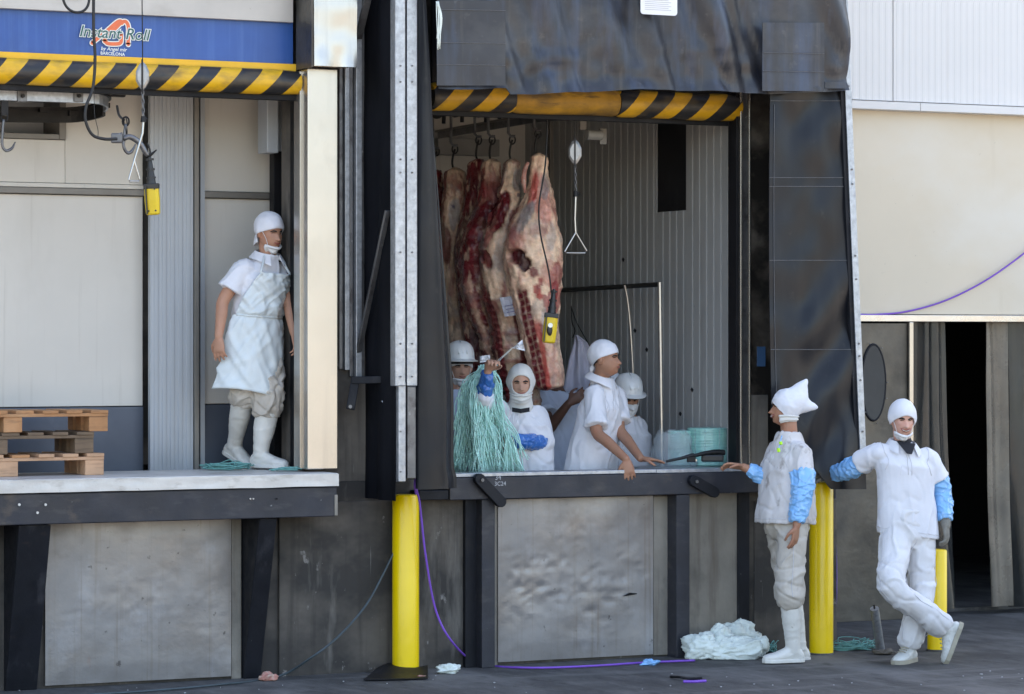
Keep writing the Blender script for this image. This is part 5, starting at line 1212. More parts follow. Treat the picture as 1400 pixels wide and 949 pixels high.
for l in lg: P.boot(l[1].lerp(l[2], .4), l[2]+UP*(.505-l[2].z), l[2]-FW*.1+RT*.15)
shirt_seams(P, False)
# ===== face glimpsed between them
t0 = TY(838, 1.25); P = Person('worker glimpsed between the leaning man and the masked helmeted man', U(838, 800, t0), t0); P.o.location.z = .42; WL[P.o.name] = Vector(P.o.location)
j = P.j; hd = Head(j(836, 532, .05), 28, -4, 0, 1.0)
sh = (j(812, 570), j(858, 572)); el_ = (j(806, 622), j(862, 625)); wr = (j(810, 668, .1), j(862, 668, .1))
lg = [(j(826, 665), j(825, 735), j(825, 792)), (j(846, 665), j(847, 735), j(847, 792))]
P.make('skin_c', hd, j(835, 556), sh, el_, wr, j(836, 655), lg, [(wr[0], -UP, RT, -1, .5), (wr[1], -UP, -RT, 1, .5)], voxel=.008)
face_parts(P.body, hd); cap(P, 'white_cloth', seed=2)
P.shirt('white_cloth', j(836, 675), (.9, .9), seed=25, vox=.011); P.pants('pants_cloth', [list(l) for l in lg], [.1, .09, .085], vox=.011)
for l in lg: P.boot(l[1].lerp(l[2], .4), l[2]+UP*(.505-l[2].z), l[2]-FW*.2)
MB().slab(lambda u, v: j(846+5*u+8*v, 572+22*v+3*u, .22), 4, 10, FW*.003).build('green_lanyard', MATS['twine_teal'], P.top, smooth=60)
# ===== helmeted man with mask over the mouth
t0 = TY(860, .85); P = Person('worker in white helmet with a white mask over his mouth', U(860, 803, t0), t0); P.o.location.z = .42; WL[P.o.name] = Vector(P.o.location)
j = P.j; hd = Head(j(858, 546, .06), 20, -14, 0, .98)
sh = (j(842, 578, .06), j(873, 582, -.02)); el_ = (j(842, 620, .1), j(876, 622)); wr = (j(852, 660, .15), j(872, 660, .15))
lg = [(j(850, 668), j(850, 737), j(850, 795)), (j(870, 668), j(871, 737), j(871, 795))]
P.make('skin_a', hd, j(859, 570), sh, el_, wr, j(860, 658), lg, [(wr[0], -UP, RT, -1, .5), (wr[1], -UP, -RT, 1, .5)], voxel=.007)
face_parts(P.body, hd); helmet(P); cap(P, 'white_cloth', .30, -.5, .008, 0)
def rho1(ps): return 1/math.sqrt((math.cos(ps)/.80)**2+(math.sin(ps)/.50)**2)
mk = hd.shell((0, math.cos(-.62), math.sin(-.62)), rho1, lambda ps, t: .010+.012*(1-t), fold=.004).build('face_mask', MATS['mask_cloth'], P.o, smooth=180)
for sg in (-1, 1): MB().tube([hd.sp(sg*.75, -.35, .012), hd.sp(sg*1.1, -.05, .012), hd.sp(sg*1.3, .3, .014)], .003, 5, sub=3).build('mask_strap', MATS['mask_cloth'], mk)
P.shirt('white_cloth', j(860, 680), (.95, .95), seed=30, w=(.17, .175, .18, .19), amp=.007)
P.pants('pants_cloth', [list(l) for l in lg], [.1, .09, .085], vox=.011)
for l in lg: P.boot(l[1].lerp(l[2], .4), l[2]+UP*(.505-l[2].z), l[2]-FW*.2)
# ===== laughing man with pointed hood
t0 = 20.15; P = Person('laughing worker in stained white clothes and pointed white hood beside the sill', U(1080, 905, t0), t0); P.o.location.z = 0; WL[P.o.name] = Vector(P.o.location)
j = P.j; hd = Head(j(1074, 557.5, .0), -82, 3, 0, 1.0)
sh = (j(1060, 617, -.13), j(1096, 617, .13)); el_ = (j(1052, 655, -.05), j(1097, 668, .20)); wr = (j(1016, 638.5, -.02), j(1089, 719, .24))
lg = [(j(1068, 716, -.08), j(1080, 800, -.12), j(1093, 884, -.13)), (j(1083, 716, .09), j(1079, 800, .15), j(1084, 886, .09))]
P.make('skin_c', hd, j(1079, 593), sh, el_, wr, j(1076, 708), lg,
       [(wr[0], -RT*.9+UP*.12-FW*.1, -UP*.8-FW*.35, 1, .35), (wr[1], -UP-RT*.12, FW*.5-RT*.7, -1, .32)])
face_parts(P.body, hd, smile=1.1, squint=.4)
po = Vector((0, -.12, 1)).normalized()
def hood_r(ps):
    lo_, hi_ = .1, 2.9
    a_ = Vector((1,0,0)); b_ = po.cross(a_); d0 = a_*math.cos(ps)+b_*math.sin(ps)
    for _ in range(24):
        r_ = (lo_+hi_)/2; d = po*math.cos(r_)+d0*math.sin(r_); A = abs(math.atan2(d.x, d.y)); e = .40-.95*min(1, A/1.25)**1.3 if A < 1.25 else -.55-.35*(A-1.25)/1.9
        if math.asin(max(-1, min(1, d.z))) > e: lo_ = r_
        else: hi_ = r_
    return lo_
def hoodshape(q, ps, t, d):
    # two drooping corners at the crown's back
    dn = d.normalized()
    q = q*(1.0)
    g1 = math.exp(-((dn-Vector((0, -.50, .80)).normalized()).length/.27)**2); g2 = math.exp(-((dn-Vector((0, -.97, .02)).normalized()).length/.25)**2)
    gm = math.exp(-((dn-Vector((0, -.8, .5)).normalized()).length/.55)**2)
    return q+Vector((0, -.50, .80)).normalized()*.085*g1+Vector((0, -1, -.02)).normalized()*.085*g2+Vector((0, -.8, .55))*.035*gm
hood = hd.shell(po, hood_r, lambda ps, t: .012, fold=.006, shape=hoodshape, nu=64, nv=40, seed=4).build('hood', MATS['white_cloth'], P.o, smooth=180)
def fl(u, v): return hd.sp(-1.02-2.1*u*1.0, -.58-.40*v+.05*u-.12*(1-u)*v, .016+.004*math.sin(v*14))
MB().slab(lambda u, v: hd.sp(.85+(2*math.pi-1.7)*u, -.46-.52*v+.22*(1-abs(u-.5)*2)*v-.05, .017+.004*math.sin(v*12)+.012*v*math.sin(u*math.pi)), 60, 10, hd.y*-.003).build('neck_band', MATS['knit'], hood, smooth=180)
P.shirt('dirty_cloth', j(1073, 716), (.70, .58), seed=33, slr=(.074, .080), w=(.185, .19, .20, .21), d=(.14, .15, .165, .18), amp=.008)
P.tubepart('sleeve_cover', [el_[0].lerp(sh[0], .25), el_[0], el_[0].lerp(wr[0], .8)], [.062, .066, .046], 'blue_vinyl', .008, seed=2)
P.tubepart('sleeve_cover', [sh[1].lerp(el_[1], .50), el_[1], el_[1].lerp(wr[1], .90)], [.090, .078, .058], 'blue_vinyl', .009, seed=9)
for (a, b_, c, d_) in ((1067, 604, 1068, 608), (1064, 613, 1065, 618)): MB().tube([j(a, b_, .16), j(c, d_, .165)], .012, 6).build('lime_tag', MATS['lime_tag'], P.top)
MB().tube([j(1069, 596, .10), j(1067, 604, .155), j(1065, 613, .165)], .004, 6, sub=3).build('neck_cord', MATS['blue_vinyl'], P.top)
pl_ = [[l[0], l[0].lerp(l[1], .5), l[1], l[1].lerp(l[2], .22)] for l in lg]
P.pants('dirty_pants', pl_, [.105, .100, .096, .094], .011, 41, w=(.17, .145), sc=(7, 7, 6))
P.boot(lg[0][1].lerp(lg[0][2], .22), lg[0][2], lg[0][2]-RT*.17-FW*.1, seed=2); P.boot(lg[1][1].lerp(lg[1][2], .22), lg[1][2], lg[1][2]-RT*.19-FW*.05, seed=7)
leg_seams(P, pl_); shirt_seams(P, False)
# ===== smiling man leaning on the bollard with crossed legs
t0 = 20.14; P = Person('smiling worker with crossed legs leaning one hand on a yellow bollard', U(1240, 905, t0), t0); P.o.location.z = 0; WL[P.o.name] = Vector(P.o.location)
j = P.j; hd = Head(j(1234, 574, .04), 10, -6, 3, 1.0)
sh = (j(1201, 619, .03), j(1270, 627, -.03)); el_ = (j(1164, 640, -.16), j(1287, 672, -.08)); wr = (j(1136, 650, -.36), j(1293, 717, .0))
lg = [(j(1225, 728, .04), j(1219, 802, .28), j(1290, 858, .10)), (j(1258, 728, -.02), j(1259, 812, .03), j(1243, 885, .0))]
P.make('skin_e', hd, j(1234, 607), sh, el_, wr, j(1242, 720), lg,
       [(wr[0], -RT*.9-FW*(-.25)-UP*.08, -UP, 1, .25), (wr[1], -UP*.95+RT*.08, FW*.3-RT*.8, 1, .55)])
face_parts(P.body, hd, smile=1.0, squint=.4)
cap(P, 'white_cloth', .40, -.55, .012, .010, side=-.38, seed=9, fold=.003)
chin_mask(P, el=-1.14, ra=.66, rb=.36)
P.shirt('white_cloth', j(1242, 733), (.62, .62), seed=44, slr=(.076, .080), w=(.20, .19, .195, .205), d=(.13, .125, .125, .13), amp=.0065); collar(P, open_=1.15, h=.055, r=.086)
MB().slab(lambda u, v: P.nb+P.lat*((u-.5)*.13*(1.0-.75*v))+P.fr2*(.078+.055*v)+P.u2*(.012-.075*v), 8, 8, P.fr2*.004).build('undershirt', MATS['black_cloth'], P.o, smooth=60)
MB().limb([P.nb-P.u2*.01, P.nb+P.u2*.02], [.068, .062], 18, 3).build('undershirt', MATS['black_cloth'], P.o, smooth=180)
MB().tube([j(1233, 637, .175), j(1232, 650, .172)], .003, 5).build('placket', MATS['white_cloth'], P.top)
P.tubepart('sleeve_cover', [sh[0].lerp(el_[0], .58), el_[0], el_[0].lerp(wr[0], .88)], [.070, .072, .052], 'blue_vinyl', .009, seed=12)
P.tubepart('sleeve_cover', [sh[1].lerp(el_[1], .48), el_[1], el_[1].lerp(wr[1], .86)], [.074, .072, .055], 'blue_vinyl', .009, seed=15)
for k_, a in enumerate(((wr[0], -RT*.9+FW*.25-UP*.08, -UP, 1, .25), (wr[1], -UP*.95+RT*.08, FW*.3-RT*.8, 1, .55))):
    mb = MB(); hand(mb, *a, grow=.003); d0 = (wr[k_]-el_[k_]).normalized(); mb.limb([wr[k_]-d0*.05, wr[k_]+d0*.01], [.037, .032], 14, 3)
    r = remesh(mb, .005, 1); r.build('glove', MATS['glove'], P.o, smooth=180)
d0 = (wr[1]-el_[1]).normalized(); MB().tube([wr[1]-d0*.052, wr[1]-d0*.038], .042, 16).build('wrist_band', MATS['red_band'], P.o, smooth=50)
pl_ = [[lg[0][0], lg[0][0].lerp(lg[0][1], .5), lg[0][1], lg[0][1].lerp(lg[0][2], .5), lg[0][1].lerp(lg[0][2], .93)], [lg[1][0], lg[1][0].lerp(lg[1][1], .5), lg[1][1], lg[1][1].lerp(lg[1][2], .5), lg[1][1].lerp(lg[1][2], .86)]]
P.pants('pants_cloth', pl_, [.105, .098, .092, .084, .088], .010, 50, w=(.175, .135), sc=(6, 6, 6))
leg_seams(P, pl_); shirt_seams(P, False)
def shoe(ank, toe, up, seed):
    mb = MB(); o, d, l, u = foot(mb, ank, toe, 1.06, up=up); mb.limb([ank+u*.055, ank, ank-u*.03], [.052, .05, .045], 14, 3)
    r = remesh(mb, .006, 2); wrinkle(r, .003, (18, 18, 18), seed); b = r.build('shoe', MATS['shoe_leather'], P.o, smooth=180); sole(o, d, l, u, 1.09, MATS['sole'], b, .026)
    for q in range(4):
        c = o+d*(.045+.022*q)*1.06+u*(.108-.012*q); MB().tube([c-l*.028, c+u*.006, c+l*.028], .004, 5, sub=2).build('lace', MATS['sole'], b)
shoe(j(1243, 886, .0), j(1243, 886)-FW*.16-RT*.10, None, 3)
dd_ = (-RT*.37-UP*.93).normalized(); uu = (-RT*.93+UP*.37).normalized()
shoe(j(1293, 861, .10), j(1293, 861, .10)+dd_*.2, uu, 8)
# ---------------------------------------------------------- twine bundle held up
random.seed(5); tw = MB(); Pw = PT.wr[0]; tY = PT.t0-.31
clumps = [(620, 634, 30), (630, 640, 32), (642, 645, 42), (655, 650, 46), (668, 657, 50), (680, 662, 46), (692, 670, 38), (704, 678, 28), (714, 684, 16)]
for cx0, mx, cnt in clumps:
    cdp = random.uniform(-.10, .06)
    for k in range(cnt):
        top = U(667+random.gauss(0, 5), 502+random.uniform(-4, 8), tY+random.uniform(-.05, .05)); dp = cdp+random.gauss(0, .025)
        x1 = 656+(mx-656)*.8+random.gauss(0, 4); x2 = mx+random.gauss(0, 6); x3 = (mx+cx0)/2+random.gauss(0, 7); x4 = cx0+random.gauss(0, 7)
        ye = 648 if random.random() < .6 else random.uniform(585, 646)
        pts = [top, U(x1, 528+random.uniform(-8, 8), tY+dp*.5), U(x2, 562+random.uniform(-9, 9), tY+dp), U(x3+random.gauss(0, 3), 600+random.uniform(-8, 8), tY+dp*1.2)]
        if ye > 612: pts.append(U(x4, ye, tY+dp*1.3+random.gauss(0, .02)))
        tw.tube(pts, random.choice((.0018, .0024, .0030, .0038)), 4, sub=4)
for k in range(45):
    top = U(694+random.uniform(-3, 4), 590+random.uniform(-2, 8), tY-.04); x = 686+30*random.random()
    tw.tube([top, U((694+x)/2, 612+random.uniform(-4, 4), tY-.06+random.uniform(-.03, .03)), U(x, 648, tY-.04+random.uniform(-.05, .05))], .0036, 4, sub=4)
for k in range(16):
    x = random.uniform(618, 640); tw.tube([U(660, 508, tY), U(x+random.uniform(0, 10), 545, tY), U(x, 590, tY), U(x-8, 640, tY)], .003, 4, sub=5)
tag(tw.build('twine_bundle', MATS['twine'], smooth=180), 'big bundle of mint green twine held up and spilling over the sill', 'twine', kind='stuff')
tg = thing('paper_tag', 'crumpled white paper tag on strings above the raised fist', 'tag', U(711, 475, tY))
part('paper', MB().slab(lambda u, v: U(700+18*u-4*v*u, 476+4*u-12*v*(.3+u)+4*(1-u)*v, tY-.02+.03*nz((u*3, v*3, 1), 1.5)), 8, 6, FW*.003), 'paper', tg)
for s_ in (0, 4): part('string', MB().tube([U(673, 500+s_, tY-.05), U(685, 489+s_*.5, tY-.05), U(701, 475+s_*.3, tY-.02)], .0014, 5, sub=4), 'bag', tg)
tg = thing('paper_tag', 'crumpled white paper scrap behind the raised fist', 'tag', U(661, 491, tY+.25))
part('paper', MB().slab(lambda u, v: U(656+14*u, 496-9*v-2*u, tY+.25+.03*nz((u*3, v*3, 7), 1.5)), 6, 5, FW*.003), 'paper', tg)
mat('scrap', (.45,.20,.16), .6, 0, .3, 20, layers=[((.5,.42,.34), (30,30,30), .5, .65, .8, 3)])
# ---------------------------------------------------------- hanging beef
FAT = np.array((.84,.60,.42)); PINK = np.array((.56,.20,.17)); RED = np.array((.17,.016,.022)); DRK = np.array((.05,.010,.012)); GREY = np.array((.32,.30,.31)); TAN = np.array((.50,.35,.235)); BR = np.array((.42,.035,.03))
def fbm(p, s, o=0, n=3):
    r = 0; a = 1
    for k in range(n): r += a*noise.noise(Vector((p[0]*s+o, p[1]*s+o*.6, p[2]*s-o))); s *= 2.1; a *= .55
    return r
def sst(x, a, b): t = max(0, min(1, (x-a)/(b-a))); return t*t*(3-2*t)
PR = [0.0]
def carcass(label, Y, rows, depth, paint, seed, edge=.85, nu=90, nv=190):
    t0 = TY((rows[0][1]+rows[0][2])/2, Y)
    base = U((rows[-1][1]+rows[-1][2])/2, rows[-1][0], t0)
    o = thing('beef_carcass', label, 'side of beef', base, 'sides of beef hanging in a row')
    ys = np.array([r[0] for r in rows], float); L_ = np.array([r[1] for r in rows], float); R_ = np.array([r[2] for r in rows], float)
    mb = MB(); col = []; rings = []
    for j in range(nv+1):
        v = j/nv; py = ys[0]+(ys[-1]-ys[0])*v; l = float(np.interp(py, ys, L_)); r = float(np.interp(py, ys, R_)); l += 2.2*noise.noise(Vector((py*.06, seed, 0))); r += 2.0*noise.noise(Vector((py*.06, seed, 9))); c = U((l+r)/2, py, t0); hw = (r-l)/2*t0/FPX
        end = float(min(1, (min(v, 1-v)/.018+.08)))**.5; dpt = float(np.interp(v, [0, .1, .3, .55, 1], [.05, .075, .17, .15, .09]))*depth
        ring = []
        for i in range(nu):
            a = 2*math.pi*i/nu; ca, sa = math.cos(a), math.sin(a); sx = math.copysign(abs(ca)**.85, ca); sy = math.copysign(abs(sa)**.8, sa)
            p = c+RT*hw*end*sx+FW*min(dpt, hw*1.2+.02)*end*sy
            nrm = (RT*ca/max(hw, .02)+FW*sa/max(dpt, .02)).normalized()
            s_ = fbm((p.x*1.0, p.y, p.z*.45), 5, seed, 4)
            px = l+(r-l)*(.5+.5*sx)
            PR[0] = 0.0; d_, cl = paint(px, py, (sx, sa), p, s_); d_ = float(d_); fr_ = 1-min(1, PR[0])
            if edge and sx < -.62: cl = mixc(cl, RED*(.9+.6*fbm(p, 18, seed+3, 2)), edge*sst(-sx+s_*.35, .66, .84))  # lean cut edge, also darkened to stand for shade between carcasses
            vein = max(0, 1-abs(fbm((p.x*1.3, p.y*1.3, p.z*.35), 11, seed+9, 2))*4)**1.5; vein2 = max(0, 1-abs(fbm((p.x, p.y, p.z*.8), 24, seed+2, 2))*4)
            cl = cl*(1+.28*fbm((p.x*1.5, p.y*1.5, p.z*.3), 30, seed+4, 2)); cl = mixc(cl, PINK*.85, fr_*.30*vein); cl = mixc(cl, cl*np.array((.8,.55,.5)), .35*vein2)
            bl_ = fbm((p.x, p.y, p.z*.6), 9, seed+17, 3); cl = mixc(cl, GREY*.62, fr_*.45*sst(bl_, .12, .40)); cl = mixc(cl, RED*1.4, fr_*.5*sst(fbm((p.x, p.y, p.z*.45), 13, seed+27, 3), .24, .46)); cl = mixc(cl, FAT*1.05, fr_*.5*sst(fbm((p.x*1.6, p.y, p.z*.5), 15, seed+37, 3), .22, .4))
            p = p+nrm*(.026*s_+.006*fbm(p, 22, seed+5, 2)-.006*vein+d_)*end
            ring.append(p); col.append(cl)
        rings.append(ring)
    mb.loft(rings)
    b = part('meat', mb, 'meat', o, smooth=180, col=[tuple(np.clip(c_, 0, 1)) for c_ in col])
    # hook and trolley strap
    top = U((rows[0][1]+rows[0][2])/2, rows[0][0], t0)
    return o, b, top, t0
def mixc(a, b, f): return a+(b-a)*max(0, min(1, f))
def gauss2(px, py, cx, cy, rx, ry, rot=0):
    dx, dy = px-cx, py-cy; c, s = math.cos(rot), math.sin(rot); x = (dx*c+dy*s)/rx; y = (-dx*s+dy*c)/ry; return x*x+y*y
def blob(px, py, cx, cy, rx, ry, rot, s_, soft=.35):
    k_ = 1-sst(gauss2(px, py, cx, cy, rx, ry, rot)+s_*1.1, 1-soft*.45, 1+soft*.45); PR[0] = max(PR[0], k_*.8)
    return k_
def ribs(px, py, path, wpx, s_):
    # path: list (y, x) of the rib line; returns (inside 0..1, tick)
    ys = [q[0] for q in path]; xs = [q[1] for q in path]
    if py < ys[0]-8: return 0, 0
    x = np.interp(py, ys, xs); d = (px-x)/wpx
    k = (1-sst(abs(d)+s_*.2, .8, 1.0))*sst(py, ys[0]-8, ys[0]+6); PR[0] = max(PR[0], k)
    return k, d
def paintE(px, py, uv, p, s_):
    front = uv[1] < .2
    c = mixc(FAT, FAT*1.12, .5+s_); d = 0
    c = mixc(c, PINK, sst(s_, .12, .5)*.55)
    if front:
        c = mixc(c, PINK, .75*blob(px, py, 741, 272, 12, 42, -.18, s_, .8)); c = mixc(c, BR*1.1, .7*blob(px, py, 728, 262, 5, 26, .25, s_, .6))
        c = mixc(c, GREY*.75, .85*blob(px, py, 712, 310, 9, 26, .45, s_*1.6, .6)); c = mixc(c, GREY*.9, .6*blob(px, py, 754, 322, 6, 20, .1, s_*1.5, .6)); c = mixc(c, GREY*.7, .7*blob(px, py, 745, 255, 6, 18, 0, s_, .6))
        c = mixc(c, RED*1.2, .8*blob(px, py, 761, 378, 8, 17, .2, s_*1.3, .4)); c = mixc(c, PINK*.8, .6*blob(px, py, 750, 372, 12, 16, 0, s_*1.6, .5))
        k = max(blob(px, py, 705, 350, 14, 15, -.5, s_*1.1, .25), blob(px, py, 715, 362, 10, 11, .3, s_*1.1, .3)); c = mixc(c, DRK, k); d -= .045*k
        rim_ = blob(px, py, 707, 354, 24, 27, -.5, s_*2.4, .4)*(1-k); c = mixc(c, FAT*1.05, rim_*.7); d += .010*rim_
        c = mixc(c, RED, .9*blob(px, py, 729, 373, 7, 7, .3, s_, .4)); c = mixc(c, FAT*1.15, .7*blob(px, py, 722, 400, 12, 18, .4, s_*1.4, .4)); 
        k = blob(px, py, 735, 400, 4, 10, -.4, s_, .5); c = mixc(c, BR, k*.9)
        for (cx, cy, rx, ry, ro) in ((748, 418, 4, 12, -.3), (757, 405, 5, 16, .2), (753, 447, 5, 20, .0), (748, 488, 5, 18, .1), (757, 508, 8, 10, .6), (742, 455, 3, 20, -.15), (738, 388, 3, 7, .2), (765, 410, 3, 14, .2)):
            c = mixc(c, RED*1.6, .8*blob(px, py, cx, cy, rx, ry, ro, s_*1.8, .4))
        c = mixc(c, GREY*.95, .55*blob(px, py, 744, 445, 5, 22, 0, s_*1.5, .5))
        # spine and ribs
        k, dd = ribs(px, py, [(395, 712), (430, 719), (470, 728), (500, 735), (533, 741)], 8.5, s_)
        tick = sst(math.sin(py*.62+dd*1.9+s_*2.5), .5, .95)
        c = mixc(c, mixc(RED*(.85+.5*s_), FAT*.6, tick*.42), k); d += k*(.008*tick-.012)
        if k > .3 and abs(dd) < .13: c = mixc(c, FAT*.75, .4)
        k, dd = ribs(px, py, [(440, 733), (480, 742), (533, 751)], 4, s_); c = mixc(c, BR*1.15, k*.85)
    else: c = mixc(TAN, RED, .4)
    return d, c
def paintD(px, py, uv, p, s_):
    c = mixc(TAN*1.1, FAT, sst(s_, -.2, .4)); d = 0
    if uv[1] < .3:
        c = mixc(c, FAT*1.05, 1-sst(py, 235, 275)); c = mixc(c, GREY*.9, .8*blob(px, py, 706, 255, 9, 26, .1, s_*1.4, .5)); c = mixc(c, GREY*.8, .55*blob(px, py, 690, 345, 16, 40, .3, s_*1.5, .7))
        k = blob(px, py, 684, 288, 13, 34, .42, s_*.5, .25); c = mixc(c, RED*.7, k); d -= .02*k
        for (cx, cy, rx, ry, ro) in ((700, 300, 5, 22, .1), (668, 325, 5, 16, .4), (690, 400, 6, 18, -.3), (708, 380, 4, 20, 0), (676, 420, 7, 12, -.5)): c = mixc(c, RED*1.25, .75*blob(px, py, cx, cy, rx, ry, ro, s_*1.6, .4))
        k = blob(px, py, 664, 355, 7, 14, -.4, s_, .3); c = mixc(c, RED, k*.9); d -= .02*k
        c = mixc(c, FAT*1.05, .6*blob(px, py, 672, 390, 16, 22, 0, s_*1.3, .5)); c = mixc(c, (.02*np.ones(3)+np.array((.02,.01,.09))), .7*blob(px, py, 707, 268, 2.4, 3, 0, 0, .3))
        c = mixc(c, TAN*.85, .7*sst(py, 415, 450)); 
        tick = sst(math.sin(py*.33+px*.03), .2, .9)*sst(py, 430, 450); c = mixc(c, RED*1.6, tick*.45); d += tick*.008
        k, dd = ribs(px, py, [(425, 704), (470, 714), (520, 720)], 6, s_); c = mixc(c, RED*.8, k*.85)
        k, dd = ribs(px, py, [(400, 664), (440, 676), (480, 684), (530, 692)], 5, s_); tk = sst(math.sin(py*.7), .4, .9); c = mixc(c, mixc(RED, PINK*.8, tk*.6), k*.9); d -= .008*k*(1-tk)
    else: c = mixc(TAN, RED, .5)
    return d, c
def paintC(px, py, uv, p, s_):
    c = mixc(TAN, RED*1.15, sst(s_, -.45, .0)); d = 0
    c = mixc(c, FAT, (1-sst(py, 225, 262))*.8); c = mixc(c, PINK*.7, .5*blob(px, py, 672, 255, 10, 26, 0, s_, .7))
    k = blob(px, py, 660, 300, 12, 26, .5, s_*.9, .3); c = mixc(c, RED*.8, k)
    k = blob(px, py, 642, 335, 12, 10, -.4, s_*.9, .3); c = mixc(c, RED*.75, k); c = mixc(c, FAT*.95, .7*blob(px, py, 636, 318, 12, 5, -.7, s_, .4))
    c = mixc(c, RED*1.1, .7*sst(py, 345, 352)*(1-sst(py, 372, 384)))
    e = px-np.interp(py, [380, 420, 460, 500, 540], [636, 645, 658, 668, 674])
    band = sst(py, 375, 395)
    c = mixc(c, mixc(FAT*.9, PINK*.8, .5+s_), band*(1-sst(abs(e), 5, 10))); c = mixc(c, RED*.75, band*sst(e, 8, 14)*(1-sst(e, 30, 36)))
    tick = sst(math.sin(py*.55+px*.1), .5, .95); c = mixc(c, PINK*.6, band*sst(e, 10, 14)*tick*.5); d += -.012*band*sst(e, 8, 14)+.006*tick*band
    c = mixc(c, TAN*.9, band*sst(e, 14, 15)*(1-sst(e, 18, 20))*.6)
    return d, c
def paintB(px, py, uv, p, s_):
    c = mixc(RED*.8, TAN*.8, sst(s_, -.1, .4)); c = mixc(c, PINK*.55, (1-sst(py, 250, 300))*.6*sst(s_, -.2, .3)); c = mixc(c, RED*.7, .8*sst(py, 430, 470)); 
    k = blob(px, py, 645, 330, 12, 12, .3, s_, .4); c = mixc(c, RED*.6, k)
    return 0, c
def paintA(px, py, uv, p, s_):
    c = mixc(FAT*.85, TAN, sst(py, 290, 360)); c = mixc(c, GREY*.9, .7*blob(px, py, 622, 290, 9, 24, .1, s_*1.4, .5)); c = mixc(c, RED*.8, .8*blob(px, py, 609, 330, 8, 26, -.1, s_, .4)); c = mixc(c, (.02*np.ones(3)+np.array((.02,.01,.09))), .7*blob(px, py, 620, 283, 2.4, 3, 0, 0, .3)); c = mixc(c, RED, sst(s_, .2, .45)*.6)
    return 0, c
def trolley(o, top, px, ytop, t0, z_eye=None):
    mb = MB(); e = top+UP*.05
    hk = part('hook', MB().tube([top+UP*.13, top+UP*.08-RT*.014, top+UP*.02-RT*.018, top-UP*.03, top-UP*.035+RT*.02, top-UP*.005+RT*.028], .008, 8, sub=4), 'dark_iron', o, smooth=180)
    part('eye', MB().tube([top+UP*.13+RT*.02*math.cos(t)+UP*.03*math.sin(t) for t in np.linspace(0, 6.283, 13)], .006, 6, cap=False), 'dark_iron', hk, smooth=180)
    s0 = top+UP*.155; s1 = U(px, ytop, t0); s1 = Vector((s0.x, s0.y, s1.z))
    part('trolley_strap', MB().tube([s0+RT*.02, s0-RT*.01, s0-RT*.028+UP*.02, s1-RT*.028], .010, 8), 'dull_steel', o, smooth=40)
    part('trolley_wheel', MB().tube([s1+FW*.03, s1-FW*.02], .055, 16), 'dark_iron', o, smooth=40)
    part('trolley_loop', MB().tube([s1-RT*.028, s1-RT*.028+UP*.05, s1+UP*.09, s1+RT*.05+UP*.05, s1+RT*.05-UP*.09], .014, 8, sub=4), 'dark_iron', o, smooth=180)
EE = [(209, 727, 744), (216, 724, 748), (235, 724, 749), (255, 721, 752), (280, 711, 757), (310, 697, 763), (335, 691, 769), (360, 689, 772), (385, 692, 771), (410, 698, 769), (440, 706, 764), (470, 713, 766), (500, 722, 769), (518, 728, 771), (527, 731, 770), (534, 735, 755)]
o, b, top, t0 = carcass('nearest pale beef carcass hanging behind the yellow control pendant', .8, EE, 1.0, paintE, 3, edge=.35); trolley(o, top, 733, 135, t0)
part('tendon', MB().tube([U(722, 222, t0-.04), U(717, 234, t0-.05), U(716, 248, t0-.05), U(718, 264, t0-.04)], [.012, .018, .02, .008], 8, sub=4), 'scrap', o, smooth=180)
DD = [(217, 690, 711), (225, 688, 711), (250, 686, 711), (275, 676, 712), (300, 664, 712), (340, 653, 712), (365, 653, 712), (385, 657, 714), (405, 660, 720), (440, 669, 724), (480, 678, 730), (520, 686, 736), (560, 692, 740)]
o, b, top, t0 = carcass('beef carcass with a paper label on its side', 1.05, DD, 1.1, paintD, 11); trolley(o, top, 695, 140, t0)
lb = part('paper_label', MB().slab(lambda u, v: U(683+17*u+7*(1-v), 433-26*v-2*u, t0-.235-.01*nz((u*2, v*2, 0), 2)), 6, 6, FW*.002), 'label_paper', o)
for k in range(3): part('label_print', MB().slab(lambda u, v: U(686.5+11*u+7*(1-(k+.5)/5.5), 430-24*(k+.4)/5.5-2*u-1.6*v, t0-.248), 2, 1, FW*.001), 'tag_print', lb)
C_ = [(217, 664, 682), (226, 661, 684), (255, 658, 686), (285, 648, 690), (310, 638, 686), (335, 629, 680), (360, 629, 676), (375, 632, 674), (390, 628, 676), (415, 636, 684), (450, 650, 694), (490, 662, 702), (540, 668, 708)]
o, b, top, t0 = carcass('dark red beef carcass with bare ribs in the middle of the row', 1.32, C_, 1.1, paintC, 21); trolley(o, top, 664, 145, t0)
B_ = [(217, 645, 664), (226, 641, 667), (260, 638, 668), (300, 630, 664), (340, 622, 655), (400, 622, 652), (450, 634, 664), (500, 642, 672), (540, 648, 676)]
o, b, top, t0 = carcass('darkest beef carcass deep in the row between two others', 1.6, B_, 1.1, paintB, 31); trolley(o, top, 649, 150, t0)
A_ = [(229, 614, 630), (236, 608, 635), (262, 605, 638), (300, 602, 637), (340, 599, 634), (400, 601, 636), (450, 608, 645), (520, 612, 650)]
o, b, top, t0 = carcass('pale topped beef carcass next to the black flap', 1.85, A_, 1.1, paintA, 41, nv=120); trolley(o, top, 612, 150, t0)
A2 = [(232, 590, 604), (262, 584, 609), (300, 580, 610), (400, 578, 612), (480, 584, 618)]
o, b, top, t0 = carcass('beef carcass mostly hidden behind the black flap', 2.1, A2, 1.1, paintB, 51, nv=90, nu=60); trolley(o, top, 600, 152, t0)
